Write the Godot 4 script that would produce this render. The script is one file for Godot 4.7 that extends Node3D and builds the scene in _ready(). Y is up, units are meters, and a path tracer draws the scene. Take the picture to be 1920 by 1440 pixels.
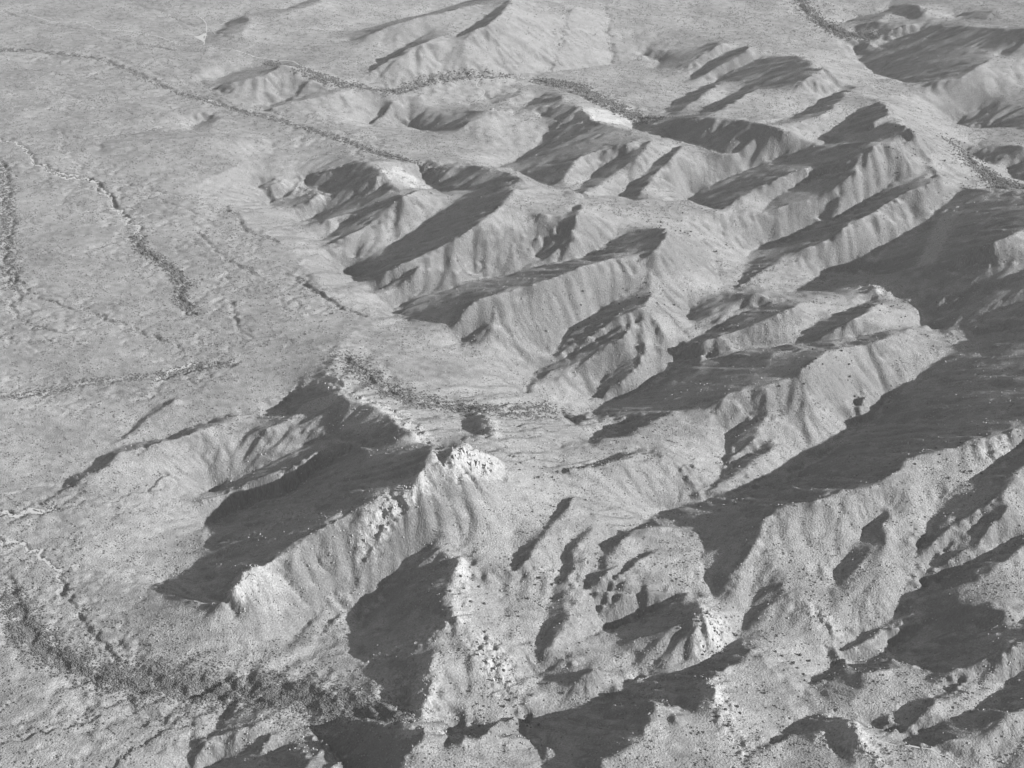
extends Node3D
# Black-and-white aerial view of dissected desert hills above a gravel plain, low sun from the right.
# The relief is surveyed as crest and gully lines (metres: x, z, height); the surface between them is relaxed,
# then cut by slope-aligned rills, and carries scrub, junipers, outcrops, washes and dirt tracks.

const X0 := -1152.0
const Z0 := -2952.0
const NX := 628          # 4 m cells
const NZ := 592
const ST := 4.0
const SUN_EL := 23.0
const SUN_AZ := 18.0     # to the right of the view, turned towards the camera

var survey := []         # [landform id, PackedVector3Array]
var G := PackedFloat32Array()    # relief on the 4 m grid
var own := PackedByteArray()     # landform of each 4 m cell
var F1 := PackedFloat32Array()   # relief on the 1 m grid
var fnx := 0
var fnz := 0
var fst := 1.0
var n_fine := FastNoiseLite.new()
var n_patch := FastNoiseLite.new()
var n_mid := FastNoiseLite.new()
var rng := RandomNumberGenerator.new()
var M := {}
var taken := {}

func _ready():
	rng.seed = 4711
	var cam := Camera3D.new(); cam.name = "camera"
	cam.position = Vector3(0, 700, 0); cam.rotation_degrees = Vector3(-29, 0, 0)
	cam.fov = 28.0; cam.near = 1.0; cam.far = 40000.0
	add_child(cam); cam.current = true
	var env := Environment.new()
	var sm := ProceduralSkyMaterial.new()
	sm.sky_top_color = Color(0.50, 0.50, 0.50); sm.sky_horizon_color = Color(0.78, 0.78, 0.78); sm.sky_curve = 0.2
	sm.ground_bottom_color = Color(0.42, 0.42, 0.42); sm.ground_horizon_color = Color(0.7, 0.7, 0.7)
	sm.sun_angle_max = 12.0
	var sky := Sky.new(); sky.sky_material = sm
	env.background_mode = Environment.BG_SKY; env.sky = sky
	env.background_energy_multiplier = 0.45
	env.tonemap_mode = Environment.TONE_MAPPER_LINEAR
	env.tonemap_exposure = 2.45
	env.sdfgi_enabled = true; env.ssao_enabled = true; env.ssil_enabled = true
	env.fog_enabled = true; env.fog_density = 0.00004; env.fog_light_color = Color(0.8, 0.8, 0.8)
	var we := WorldEnvironment.new(); we.name = "world_environment"; we.environment = env; add_child(we)
	var sun := DirectionalLight3D.new(); sun.name = "sun"
	sun.light_energy = 1.6; sun.light_angular_distance = 0.5; sun.shadow_enabled = true
	sun.light_color = Color(1, 1, 1)
	var e := deg_to_rad(SUN_EL); var a := deg_to_rad(SUN_AZ)
	sun.look_at_from_position(Vector3(cos(e) * cos(a), sin(e), cos(e) * sin(a)) * 1000.0, Vector3.ZERO)
	add_child(sun)

	var t0 := Time.get_ticks_msec()
	for p in [[n_fine, 0.22, 3, 5], [n_patch, 0.012, 4, 6], [n_mid, 0.05, 4, 7]]:
		p[0].seed = p[3]; p[0].noise_type = FastNoiseLite.TYPE_SIMPLEX_SMOOTH; p[0].frequency = p[1]
		p[0].fractal_type = FastNoiseLite.FRACTAL_FBM; p[0].fractal_octaves = p[2]
	materials()
	survey_lines()
	relax_relief()
	print("relief ", Time.get_ticks_msec() - t0)
	rills()
	print("rills ", Time.get_ticks_msec() - t0)
	land()
	print("land ", Time.get_ticks_msec() - t0)
	tracks_and_washes()
	outcrops()
	vegetation()
	print("all ", Time.get_ticks_msec() - t0)

# ---------------------------------------------------------------- helpers
func numbered(called: String) -> String:
	var n: int = taken.get(called, 0)
	taken[called] = n + 1
	return called if n == 0 else "%s_%03d" % [called, n]

func tag(o: Node, label: String, category: String, group := "", kind := ""):
	o.set_meta("label", label); o.set_meta("category", category)
	if group: o.set_meta("group", group)
	if kind: o.set_meta("kind", kind)
	return o

func put(called: String, mesh: Mesh, mat: Material, parent: Node = self) -> MeshInstance3D:
	var m := MeshInstance3D.new(); m.mesh = mesh
	if mat: m.material_override = mat
	m.name = numbered(called) if parent == self else called
	parent.add_child(m, true)
	return m

func noise_image(size: int, freq: float, oct: int, sd: int, kind := FastNoiseLite.TYPE_SIMPLEX_SMOOTH) -> Image:
	var n := FastNoiseLite.new(); n.seed = sd; n.noise_type = kind; n.frequency = freq
	n.fractal_type = FastNoiseLite.FRACTAL_FBM; n.fractal_octaves = oct; n.fractal_gain = 0.62
	return n.get_seamless_image(size, size)

func materials():
	# soil: grain of gravel, grit and litter; the shading comes from light alone
	var grain := noise_image(1024, 0.11, 4, 21)
	var spots := noise_image(1024, 0.05, 2, 22, FastNoiseLite.TYPE_CELLULAR)
	var soft := noise_image(1024, 0.012, 3, 23)
	var img := Image.create(1024, 1024, false, Image.FORMAT_RGB8)
	for y in 1024:
		for x in 1024:
			var g := grain.get_pixel(x, y).r
			var s := spots.get_pixel(x, y).r
			var f := soft.get_pixel(x, y).r
			var v := 0.86 + 0.34 * (g - 0.5) + 0.08 * (s - 0.5) + 0.07 * (f - 0.5)
			img.set_pixel(x, y, Color(v, v, v))
	var relief := noise_image(1024, 0.09, 4, 31)
	relief.convert(Image.FORMAT_RGBA8)
	relief.bump_map_to_normal_map(9.0)
	var soil := StandardMaterial3D.new()
	soil.vertex_color_use_as_albedo = true
	soil.albedo_texture = ImageTexture.create_from_image(img)
	soil.normal_enabled = true; soil.normal_texture = ImageTexture.create_from_image(relief); soil.normal_scale = 0.28
	soil.roughness = 1.0; soil.metallic_specular = 0.1
	M.soil = soil
	M.rock = flat(0.24); M.rock_pale = flat(0.30); M.rock_dark = flat(0.19)
	M.bark = flat(0.12); M.scrub = flat(0.13); M.juniper = flat(0.05); M.thicket = flat(0.085); M.track = flat(0.35); M.sand = flat(0.38)

func flat(v: float) -> StandardMaterial3D:
	var m := StandardMaterial3D.new(); m.albedo_color = Color(v, v, v).linear_to_srgb()
	m.roughness = 0.95; m.metallic_specular = 0.15
	return m

# ---------------------------------------------------------------- survey
func crest(land: int, p: Array): line(land, p)
func gully(land: int, p: Array): line(land, p)
func foot(p: Array): line(0, p)
func line(land: int, p: Array):
	var v := PackedVector3Array()
	for i in range(0, p.size(), 3): v.append(Vector3(p[i], p[i + 2], p[i + 1]))
	survey.append([land, v])

func survey_lines():
	# wide pale gravel plain streaked with shallow washes left of the hills
	foot([-1189.2, -2996.8, 0.0, -1074.4, -2996.8, -0.0, -959.5, -2996.8, -0.0, -844.7, -2996.8, -0.0, -730.0, -2996.9, -0.0, -609.8, -2971.1, 6.0, -543.9, -2624.5, 12.8, -502.0, -2398.8, 2.2, -463.2, -2300.5, 10.1, -457.8, -2174.2, 0.5, -403.1, -2102.0, 4.3, -355.3, -2056.1, 0.4, -295.7, -1994.5, 2.6, -239.4, -1939.1, 3.6, -167.6, -1918.5, 2.2, -93.6, -1822.7, 6.8, -136.7, -1819.1, 9.9, -177.7, -1795.8, 20.5, -223.7, -1818.5, 3.1, -269.5, -1831.0, -10.6, -306.0, -1856.1, -2.3, -318.9, -1925.7, -0.4, -386.2, -2018.9, 1.7, -417.7, -2075.6, 1.5, -466.7, -2059.4, 3.1, -476.5, -1961.8, 2.9, -540.0, -1929.4, 3.4, -527.4, -1845.5, 1.7, -471.1, -1771.5, -1.4, -426.2, -1743.1, -1.9, -381.2, -1717.6, -1.2, -339.3, -1703.4, -4.9, -286.0, -1629.7, -4.0, -236.9, -1565.0, -5.0, -202.6, -1470.5, 0.7, -149.1, -1432.2, -5.5, -166.6, -1335.2, 7.5, -170.1, -1272.2, 14.9, -211.7, -1238.5, 2.2, -258.4, -1220.8, -1.8, -300.7, -1170.8, -1.2, -339.1, -1119.5, 2.1, -377.5, -1078.5, 0.6, -390.5, -1045.4, 1.5, -346.9, -1033.9, -1.2, -304.8, -1025.8, -6.0, -276.2, -967.3, -10.6, -240.2, -934.6, 1.1, -206.9, -906.7, 9.9, -181.7, -862.4, 1.3, -149.3, -845.2, 1.0, -117.5, -825.9, 2.9, -83.9, -777.6, 21.2, -114.1, -793.9, 8.1, -143.8, -800.6, 3.5, -173.0, -781.1, 5.6, -203.6, -770.9, -0.2, -216.1, -756.9, -10.4, -222.2, -723.0, -1.0, -255.3, -721.5, 0.4, -289.0, -721.6, 0.4, -322.3, -721.0, 1.0, -355.1, -719.5, 2.4, -388.2, -718.6, 3.3, -409.7, -778.1, -0.1, -431.4, -839.8, 0.0, -455.6, -908.7, -0.0, -482.6, -985.8, -0.0, -513.1, -1072.5, -0.0, -547.7, -1171.0, -0.0, -587.3, -1283.7, -0.0, -633.1, -1414.0, -0.0, -686.6, -1566.3, -0.0, -750.0, -1746.8, -0.0, -826.3, -1963.9, -0.0, -919.9, -2230.2, -0.0, -1037.3, -2564.6, -0.0, -1189.2, -2996.8, 0.0])
	crest(0, [-587.0, -1893.1, 2.0, -524.2, -1893.3, 7.0, -462.6, -1897.0, 10.0, -408.7, -1905.5, 12.0, -360.3, -1905.0, 10.0, -318.8, -1902.7, 5.0])
	gully(0, [-555.3, -1794.6, 0.0, -480.5, -1755.7, 0.0, -429.0, -1748.2, -0.5, -389.4, -1772.7, -0.5, -359.9, -1812.8, 0.0, -333.8, -1861.5, 0.0, -314.2, -1893.1, 2.0])
	# broad fluted hill with rilled sunlit face at the top middle
	gully(1, [-78.8, -2282.8, 30.2, -65.3, -2325.9, 35.8, -39.2, -2384.5, 38.5, -17.0, -2435.6, 41.4])
	crest(1, [-74.7, -2231.7, 39.6, -53.3, -2264.3, 50.2, -32.0, -2281.8, 54.9, -16.4, -2345.0, 51.9, -2.5, -2439.0, 46.5, 12.8, -2584.5, 29.5])
	gully(1, [52.9, -2219.3, 2.3, 64.0, -2258.7, 10.4, 79.6, -2331.1, 20.2, 81.6, -2405.7, 27.5, 95.9, -2433.2, 35.2])
	gully(1, [148.5, -2287.5, -8.3, 154.6, -2341.3, 0.4, 148.6, -2388.8, 9.3, 152.4, -2416.5, 15.9, 149.4, -2525.9, 23.2, 146.9, -2600.7, 29.6])
	gully(1, [-70.8, -2233.2, 40.0, -71.7, -2202.1, 31.7, -61.4, -2156.0, 18.2])
	gully(1, [-226.9, -2114.1, 8.1, -189.1, -2114.2, 7.7, -151.2, -2112.9, 7.8, -117.9, -2129.1, 9.5, -84.1, -2143.1, 12.1, -46.1, -2156.0, 11.9, -7.8, -2177.5, 9.0, 27.4, -2195.0, 5.1, 62.9, -2210.3, 1.9, 103.6, -2241.2, -2.2, 145.2, -2271.3, -5.8, 187.9, -2305.5, -8.0])
	# low smooth hill with one long grey fold left of the fluted hill
	gully(2, [-262.3, -2408.3, 5.4, -222.3, -2437.6, 3.9, -194.3, -2488.4, -0.0, -169.7, -2514.6, -1.2, -142.4, -2547.7, -5.0, -108.3, -2589.4, -4.7, -79.5, -2626.3, -5.5, -53.6, -2648.7, -3.5])
	crest(2, [-255.2, -2335.2, 9.8, -225.6, -2315.0, 24.9, -194.0, -2332.9, 33.8, -153.9, -2352.5, 40.7, -126.6, -2367.3, 43.2, -94.1, -2386.1, 43.9, -61.7, -2427.0, 43.7])
	gully(2, [-208.3, -2167.2, 15.5, -191.6, -2227.6, 13.4, -172.8, -2274.5, 16.3, -146.2, -2307.0, 23.1, -113.8, -2313.5, 31.1])
	crest(2, [-205.6, -2154.5, 17.1, -181.9, -2177.6, 27.3, -158.4, -2208.6, 35.3, -125.3, -2221.5, 43.4, -107.3, -2260.4, 41.6])
	gully(2, [-381.7, -2544.4, 2.2, -361.9, -2598.9, -0.9, -351.2, -2622.1, -2.6, -328.6, -2653.7, -2.3])
	crest(2, [-369.3, -2488.6, 14.0, -326.2, -2531.0, 14.7, -319.7, -2553.1, 15.9, -305.5, -2617.4, 15.7])
	# long dark slope in full shadow at the top right corner
	crest(3, [682.3, -2348.4, 40.2, 704.2, -2312.9, 51.0, 728.6, -2320.0, 58.0])
	gully(3, [529.2, -2324.4, -1.2, 522.4, -2285.2, -1.8, 532.8, -2200.3, 2.6, 542.3, -2135.0, 14.7, 554.7, -2070.3, 29.4, 570.2, -2028.9, 45.0, 606.5, -2024.1, 51.0, 635.2, -2048.4, 61.2, 678.9, -2107.5, 58.1, 711.0, -2093.9, 66.0, 747.0, -2092.9, 70.1, 778.4, -2079.8, 77.8, 815.0, -2081.2, 81.1])
	crest(3, [508.8, -2359.2, 12.0, 536.1, -2329.9, 13.0, 557.4, -2305.1, 11.2, 589.8, -2327.3, 18.8, 627.2, -2328.0, 29.4, 646.3, -2303.5, 43.8, 663.3, -2251.0, 57.6, 684.7, -2217.4, 66.0, 705.4, -2184.9, 74.9, 723.4, -2147.2, 85.3, 749.5, -2114.2, 94.3, 780.3, -2097.1, 98.7, 816.7, -2095.9, 98.6])
	gully(3, [586.5, -1955.9, 4.2, 594.4, -1974.0, 6.0, 591.1, -1981.0, 16.3, 623.7, -1983.5, 22.8, 630.6, -1993.9, 29.0, 648.2, -1991.2, 35.1, 686.3, -1996.2, 43.0, 732.0, -2028.1, 41.7, 773.9, -2047.4, 44.7, 796.1, -2015.4, 64.0])
	# small jumbled hills with short shadows along the top right edge
	gully(4, [528.0, -2442.0, 8.7, 553.2, -2471.0, 9.2, 584.2, -2485.0, 12.4, 609.0, -2492.0, 13.9])
	crest(4, [518.9, -2399.1, 18.3, 545.5, -2394.1, 20.6, 568.8, -2378.5, 30.1, 594.8, -2415.2, 31.7])
	gully(4, [535.3, -2380.1, 11.9, 557.2, -2381.2, 20.0, 579.7, -2362.6, 29.1, 605.9, -2359.7, 33.7])
	crest(4, [535.8, -2361.8, 12.9, 559.8, -2341.1, 19.8, 584.8, -2335.6, 28.0, 611.3, -2341.9, 37.0])
	gully(4, [617.2, -2502.4, 14.6, 634.3, -2460.6, 32.9, 635.9, -2401.9, 48.9])
	crest(4, [602.4, -2430.0, 30.1, 622.4, -2381.1, 32.7, 635.9, -2360.5, 39.3, 647.1, -2387.0, 45.3])
	gully(4, [685.5, -2369.5, 37.6, 702.6, -2375.9, 45.1, 735.1, -2340.7, 57.2])
	# far hill combed by parallel shadowed spurs left of the bouldery divide
	gully(5, [194.4, -2316.6, -5.6, 229.5, -2318.9, 2.1, 269.1, -2308.7, 7.7, 295.2, -2323.8, 8.2, 315.6, -2295.6, 21.5])
	crest(5, [201.3, -2319.4, -10.6, 228.4, -2299.5, -9.5, 213.7, -2267.7, -11.3, 242.6, -2236.6, -3.2, 271.1, -2249.1, 7.6, 292.2, -2264.1, 15.3, 315.6, -2283.0, 23.6])
	gully(5, [250.3, -2190.8, -6.5, 269.2, -2222.0, -6.7, 295.1, -2247.3, 4.1, 319.5, -2275.8, 11.8, 344.2, -2282.5, 16.3, 352.9, -2256.6, 25.7])
	crest(5, [249.2, -2179.4, -6.0, 275.7, -2191.4, 0.6, 303.5, -2207.9, 11.5, 327.9, -2220.0, 20.6, 344.4, -2230.3, 28.8, 352.4, -2242.7, 29.1])
	gully(5, [299.8, -2194.7, -3.7, 326.4, -2201.1, 8.0, 362.0, -2220.6, 18.0, 382.9, -2192.7, 29.0, 409.0, -2167.4, 39.9, 415.5, -2120.0, 48.9, 411.6, -2056.1, 55.1, 429.2, -2046.6, 59.6])
	crest(5, [297.4, -2163.5, 2.4, 319.3, -2128.8, 12.8, 338.8, -2059.0, 27.7, 357.5, -2027.5, 38.0, 378.8, -2011.5, 47.7, 399.0, -2024.1, 54.0, 428.3, -2041.1, 58.3])
	gully(5, [203.1, -2012.3, 9.2, 229.2, -2077.6, 0.8, 269.8, -2155.1, -3.7, 300.6, -2186.9, -5.2])
	crest(5, [206.4, -2007.2, 8.0, 229.1, -1987.5, 20.7, 246.8, -2019.7, 20.3, 273.5, -2064.8, 22.7, 293.8, -2125.6, 12.2])
	gully(5, [258.2, -1949.7, 27.1, 278.6, -2023.2, 16.8, 298.5, -2066.1, 14.7, 320.9, -2084.7, 16.2, 339.2, -2075.0, 22.5])
	crest(5, [248.3, -1873.9, 51.1, 270.5, -1911.5, 48.1, 297.1, -1955.9, 45.4, 318.8, -1991.3, 43.9, 331.1, -2011.1, 41.1])
	gully(5, [321.7, -1824.6, 57.2, 362.8, -1906.5, 39.1, 382.7, -1930.5, 38.0, 419.2, -1990.6, 37.5, 453.8, -2024.7, 41.2])
	crest(5, [158.9, -1967.7, 4.5, 175.6, -1964.9, 10.0, 197.8, -1929.5, 24.9, 217.9, -1883.9, 43.4, 247.7, -1853.0, 54.9, 266.1, -1840.2, 57.9, 283.7, -1825.0, 61.8, 305.3, -1794.2, 67.9, 323.6, -1773.8, 68.3, 336.3, -1771.1, 65.2])
	# bouldery flat-topped divide running down towards the far canyon
	gully(6, [373.9, -1772.7, 58.6, 396.2, -1800.3, 60.3, 417.4, -1842.7, 59.1, 436.4, -1871.4, 58.3, 469.2, -1900.4, 60.4])
	crest(6, [373.7, -1771.3, 57.7, 396.2, -1758.5, 66.4, 408.6, -1758.9, 70.3, 426.1, -1749.3, 85.0, 451.8, -1771.3, 88.6, 461.1, -1822.1, 80.0, 463.6, -1869.6, 70.8])
	gully(6, [376.5, -1775.3, 55.6, 400.8, -1759.8, 67.3, 426.0, -1745.3, 78.5, 444.5, -1747.2, 85.8, 457.4, -1714.1, 95.5, 462.0, -1690.5, 94.8])
	crest(6, [377.3, -1776.1, 49.2, 388.8, -1721.4, 69.9, 414.3, -1690.2, 82.6, 441.2, -1689.5, 82.9, 459.6, -1690.1, 84.6, 463.6, -1692.9, 92.0])
	crest(6, [584.0, -1942.1, 7.7, 621.5, -1932.5, 12.5, 637.4, -1904.3, 24.4, 651.0, -1871.8, 37.7, 680.4, -1860.6, 44.1, 709.7, -1850.3, 50.1, 737.4, -1837.1, 57.1])
	gully(6, [560.5, -1810.5, 29.0, 591.8, -1803.1, 35.9, 608.0, -1793.2, 40.9, 621.4, -1776.1, 48.5, 658.1, -1788.8, 46.2, 684.3, -1773.5, 54.0, 707.2, -1751.4, 64.3])
	crest(6, [562.1, -1801.4, 19.8, 578.7, -1772.8, 25.1, 605.2, -1766.6, 31.6, 622.4, -1775.0, 40.1, 665.4, -1834.4, 35.9, 696.5, -1858.9, 45.1, 718.9, -1859.8, 62.6, 743.7, -1867.2, 77.9])
	gully(6, [600.8, -1763.4, 21.1, 612.2, -1766.5, 28.2, 621.1, -1766.2, 32.4, 654.2, -1774.4, 43.0, 688.0, -1784.5, 53.0, 719.0, -1787.2, 65.6])
	crest(6, [600.3, -1753.9, 19.3, 596.4, -1710.9, 27.3, 598.4, -1688.9, 33.9, 609.4, -1631.9, 50.0, 615.1, -1566.5, 69.8, 613.3, -1488.9, 95.1])
	crest(6, [427.1, -2071.3, 50.3, 458.5, -2037.4, 40.8, 460.8, -1946.1, 52.3, 470.7, -1884.5, 65.8, 455.9, -1724.2, 90.6, 465.9, -1699.1, 89.8, 478.5, -1682.6, 69.9, 480.3, -1629.8, 64.3, 513.1, -1625.5, 58.0, 541.6, -1608.6, 56.7])
	# far ridge with a bright bare white crest facing the wash
	gully(7, [-20.4, -1848.5, -8.8, 9.0, -1892.8, -14.0, 23.0, -1904.7, -8.2, 47.5, -1951.4, 1.4, 57.0, -1965.3, 3.9, 79.4, -1941.8, 16.6, 109.9, -1934.4, 21.4, 126.1, -1934.7, 16.9])
	gully(7, [9.6, -2051.9, 0.3, 24.7, -2087.4, -0.1, 42.9, -2099.2, 3.7, 64.9, -2081.4, 12.7])
	crest(7, [10.9, -2025.4, 7.0, 32.6, -2014.1, 13.9, 52.8, -2009.3, 19.3, 68.8, -2016.1, 23.8, 67.3, -2041.2, 23.7])
	gully(7, [34.0, -2005.5, 10.1, 52.7, -2004.7, 16.3, 71.9, -1999.4, 21.9, 91.3, -1982.7, 26.1])
	crest(7, [36.2, -2005.0, 7.2, 56.9, -1965.0, 10.7, 79.7, -1949.3, 14.7, 104.5, -1940.0, 22.4, 98.0, -1954.2, 25.5])
	crest(7, [66.5, -2061.9, 18.4, 92.3, -1970.8, 25.7, 105.6, -1921.9, 28.0, 127.4, -1890.9, 31.3, 148.6, -1861.7, 34.2, 179.8, -1867.3, 27.9, 213.9, -1835.5, 29.6, 232.5, -1802.6, 34.0, 250.3, -1769.1, 38.9, 268.2, -1767.4, 39.5])
	# far hill with a small rocky top and gullied front, above the wash
	crest(8, [-118.0, -1813.1, -0.1, -98.3, -1821.3, 2.4, -77.5, -1804.6, 9.8, -57.4, -1797.2, 13.7, -30.5, -1768.5, 21.2, 0.0, -1742.3, 26.5, 10.5, -1680.5, 41.2])
	gully(8, [-155.6, -2048.4, -18.6, -118.1, -2043.7, -8.5, -78.3, -2029.6, 1.0, -54.3, -2008.2, 9.9, -30.9, -1992.8, 16.7, -18.0, -2000.6, 16.3])
	crest(8, [-155.6, -2047.0, -20.4, -138.0, -2035.7, -24.2, -106.5, -1996.3, -13.9, -76.2, -1963.8, 1.4, -62.0, -1969.6, 9.1, -37.9, -1981.6, 12.3, -18.1, -2009.6, 10.9])
	gully(8, [-37.7, -2099.1, -4.1, -20.4, -2105.6, -0.8, 11.3, -2105.1, 6.4])
	crest(8, [-33.6, -2074.1, -0.3, -7.5, -2076.9, 5.7, 12.7, -2090.2, 8.2])
	crest(8, [-226.0, -2106.8, 12.9, -187.6, -2095.7, 10.3, -149.8, -2088.0, 6.6, -123.6, -2088.2, 5.4, -97.8, -2096.7, 1.4, -59.6, -2069.2, -2.5])
	# jagged low foothills with a white rocky crest at the plain edge
	gully(9, [-261.4, -1716.8, -29.1, -240.3, -1740.3, -29.3, -207.1, -1740.6, -15.4, -189.8, -1748.5, -4.8, -154.4, -1742.1, 10.2, -136.9, -1722.9, 14.4, -113.9, -1760.7, -2.0])
	crest(9, [-245.3, -1701.4, -25.3, -222.7, -1678.2, -9.3, -202.2, -1693.4, -8.9, -168.7, -1674.8, 0.2, -149.3, -1670.9, 9.9, -130.2, -1671.4, 21.7, -109.5, -1711.2, 15.7])
	gully(9, [-227.3, -1644.3, -22.4, -211.7, -1657.8, -17.5, -194.7, -1677.9, -14.6, -169.7, -1684.5, -5.2])
	crest(9, [-219.5, -1617.2, -13.8, -208.5, -1613.0, -10.6, -188.9, -1621.1, -4.2, -165.0, -1644.7, -1.1, -144.1, -1659.1, 8.8])
	gully(9, [-264.2, -1824.7, -12.4, -251.0, -1828.8, -8.3, -213.8, -1817.5, -0.4, -201.7, -1834.5, 3.8, -181.9, -1804.8, 15.0, -159.7, -1758.6, 20.9])
	crest(9, [-259.9, -1819.9, -17.7, -237.2, -1779.4, -14.4, -208.2, -1756.4, -6.6, -190.1, -1754.3, 1.2, -167.8, -1750.2, 13.2, -158.0, -1752.7, 20.5])
	gully(9, [-305.6, -1776.0, -27.8, -284.4, -1782.4, -23.4, -255.1, -1779.5, -16.6, -236.6, -1759.5, -7.8])
	crest(9, [-302.3, -1767.0, -27.0, -264.1, -1743.8, -18.8, -246.2, -1744.1, -12.0, -235.1, -1762.4, -11.1])
	gully(9, [-321.7, -1805.2, -19.0, -307.8, -1813.0, -15.0, -298.7, -1811.8, -12.4])
	crest(9, [-317.1, -1797.0, -17.9, -302.0, -1795.6, -13.8, -295.2, -1801.3, -10.4])
	# large hill with dark diagonal shadow and fan of rills, mid-left
	gully(10, [-193.0, -1592.2, -20.5, -168.9, -1594.3, -16.2, -140.1, -1591.1, -10.1, -133.5, -1610.5, -10.2, -120.2, -1624.9, -3.2, -98.6, -1648.7, 2.5, -79.2, -1674.0, 7.3, -55.1, -1711.0, 12.4, -42.4, -1708.4, 15.5, -18.6, -1674.4, 30.4])
	crest(10, [-188.4, -1585.2, -37.8, -156.4, -1518.1, -11.7, -136.5, -1507.3, 2.2, -114.9, -1514.4, 10.9, -92.4, -1526.6, 15.5, -63.8, -1541.9, 25.7, -37.9, -1559.8, 37.0, -16.0, -1589.6, 42.2, 3.0, -1643.1, 44.9])
	gully(10, [-152.2, -1498.2, -17.6, -126.3, -1504.0, -5.7, -101.3, -1507.2, 8.6])
	crest(10, [-147.5, -1479.5, -10.4, -127.2, -1489.8, -9.1, -110.1, -1496.6, 0.9, -100.0, -1505.7, 11.7])
	gully(10, [-115.9, -1820.2, -7.1, -105.8, -1790.1, -8.8, -95.0, -1772.2, -6.6, -77.7, -1749.9, -0.5, -46.6, -1725.7, 10.6, -18.7, -1683.0, 29.6, -3.1, -1669.5, 39.0])
	gully(10, [17.4, -1538.2, 17.9, 25.1, -1555.9, 29.1, 31.1, -1574.1, 42.3])
	crest(10, [19.1, -1534.9, 17.5, 32.7, -1554.9, 31.5, 35.2, -1573.0, 42.8])
	crest(10, [0.0, -1557.7, 33.4, -14.5, -1540.9, 23.3, -28.9, -1525.6, 12.8, -45.8, -1504.9, 2.1])
	gully(10, [-17.5, -1554.8, 31.5, -29.0, -1540.2, 23.6, -40.5, -1528.5, 14.6, -60.0, -1502.0, 3.4])
	gully(10, [11.6, -1550.2, 27.2, -2.9, -1538.7, 19.6, -17.3, -1526.5, 12.4, -34.4, -1508.1, 3.1])
	# gullied hill behind the thin crest line, left of centre top
	crest(11, [-18.1, -1759.6, 22.6, 6.6, -1784.8, 10.1, 26.0, -1763.1, 6.8, 46.4, -1717.1, 15.4, 52.4, -1732.3, 19.5, 65.6, -1749.0, 24.0, 81.9, -1790.6, 26.7, 115.4, -1806.9, 31.7, 140.8, -1797.3, 42.1, 173.4, -1857.2, 31.6])
	gully(11, [68.9, -1691.0, 20.4, 95.4, -1762.5, 12.5, 111.1, -1781.2, 19.1, 129.4, -1795.7, 25.4, 150.2, -1789.1, 36.9, 170.1, -1834.0, 36.4])
	crest(11, [71.0, -1651.6, 34.3, 87.8, -1671.4, 31.0, 111.0, -1720.4, 24.9, 130.1, -1752.9, 27.2, 147.3, -1755.3, 35.2, 170.6, -1809.7, 41.7])
	gully(11, [124.4, -1694.3, 14.4, 139.7, -1718.0, 18.4, 153.4, -1735.6, 25.1, 172.5, -1762.1, 31.2, 191.7, -1791.0, 34.1, 208.6, -1830.0, 30.9])
	crest(11, [125.6, -1692.3, 13.2, 143.7, -1661.4, 23.1, 150.8, -1684.9, 26.9, 167.4, -1714.7, 30.5, 180.4, -1742.7, 33.2, 191.7, -1752.1, 41.1, 209.7, -1803.7, 38.4])
	gully(11, [44.8, -1552.3, 32.6, 52.7, -1566.3, 41.1, 76.8, -1627.3, 33.1])
	crest(11, [46.6, -1550.5, 26.4, 64.7, -1539.6, 38.1, 69.1, -1554.2, 47.5, 77.1, -1606.7, 39.6])
	gully(11, [159.5, -1955.3, 5.2, 166.6, -1888.2, 23.3, 197.3, -1871.0, 22.3, 213.5, -1832.8, 32.0, 230.9, -1808.9, 33.0, 252.0, -1781.2, 34.3, 267.3, -1770.8, 38.9, 292.7, -1771.0, 45.6, 322.0, -1771.0, 58.5])
	crest(11, [0.0, -1831.2, -7.1, 26.0, -1763.9, 6.5, 50.0, -1690.7, 23.9, 71.2, -1671.7, 25.9, 91.5, -1642.8, 32.0, 119.0, -1642.8, 30.0, 146.0, -1637.8, 30.1, 172.6, -1644.7, 28.2, 199.2, -1651.0, 26.7, 223.3, -1619.4, 26.6, 254.1, -1622.9, 24.2, 283.1, -1615.6, 26.2])
	# ridge with long dark side and lit patch below the divide
	crest(12, [315.9, -1790.7, 67.1, 339.2, -1802.0, 65.8, 365.4, -1828.4, 62.7, 384.4, -1836.7, 65.4, 405.4, -1876.9, 61.4, 431.6, -1940.2, 54.3, 453.6, -2012.8, 42.8])
	gully(12, [206.2, -1720.9, 1.6, 212.9, -1726.4, 6.2, 231.9, -1729.4, 14.2, 252.1, -1740.7, 19.0, 271.4, -1743.9, 24.6, 291.1, -1749.7, 29.2, 321.8, -1758.8, 39.3, 354.0, -1754.3, 51.8, 368.7, -1734.5, 61.8, 389.5, -1723.6, 67.1, 417.9, -1699.2, 77.4])
	crest(12, [208.1, -1714.3, 1.5, 222.7, -1661.2, 12.5, 236.5, -1627.5, 24.5, 256.9, -1647.9, 29.9, 278.7, -1662.5, 35.2, 299.8, -1669.1, 43.7, 321.1, -1678.1, 48.7, 354.6, -1685.0, 53.3, 379.7, -1670.4, 65.4, 398.0, -1666.3, 75.3, 413.3, -1674.4, 83.9])
	gully(12, [285.6, -1631.1, 23.7, 294.3, -1650.3, 25.6, 320.6, -1666.7, 34.8, 353.1, -1681.7, 44.1, 379.5, -1665.8, 59.3])
	crest(12, [285.5, -1619.2, 25.4, 318.2, -1624.4, 33.6, 342.3, -1626.8, 39.1, 363.5, -1629.4, 49.1, 390.8, -1643.2, 66.8])
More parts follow.
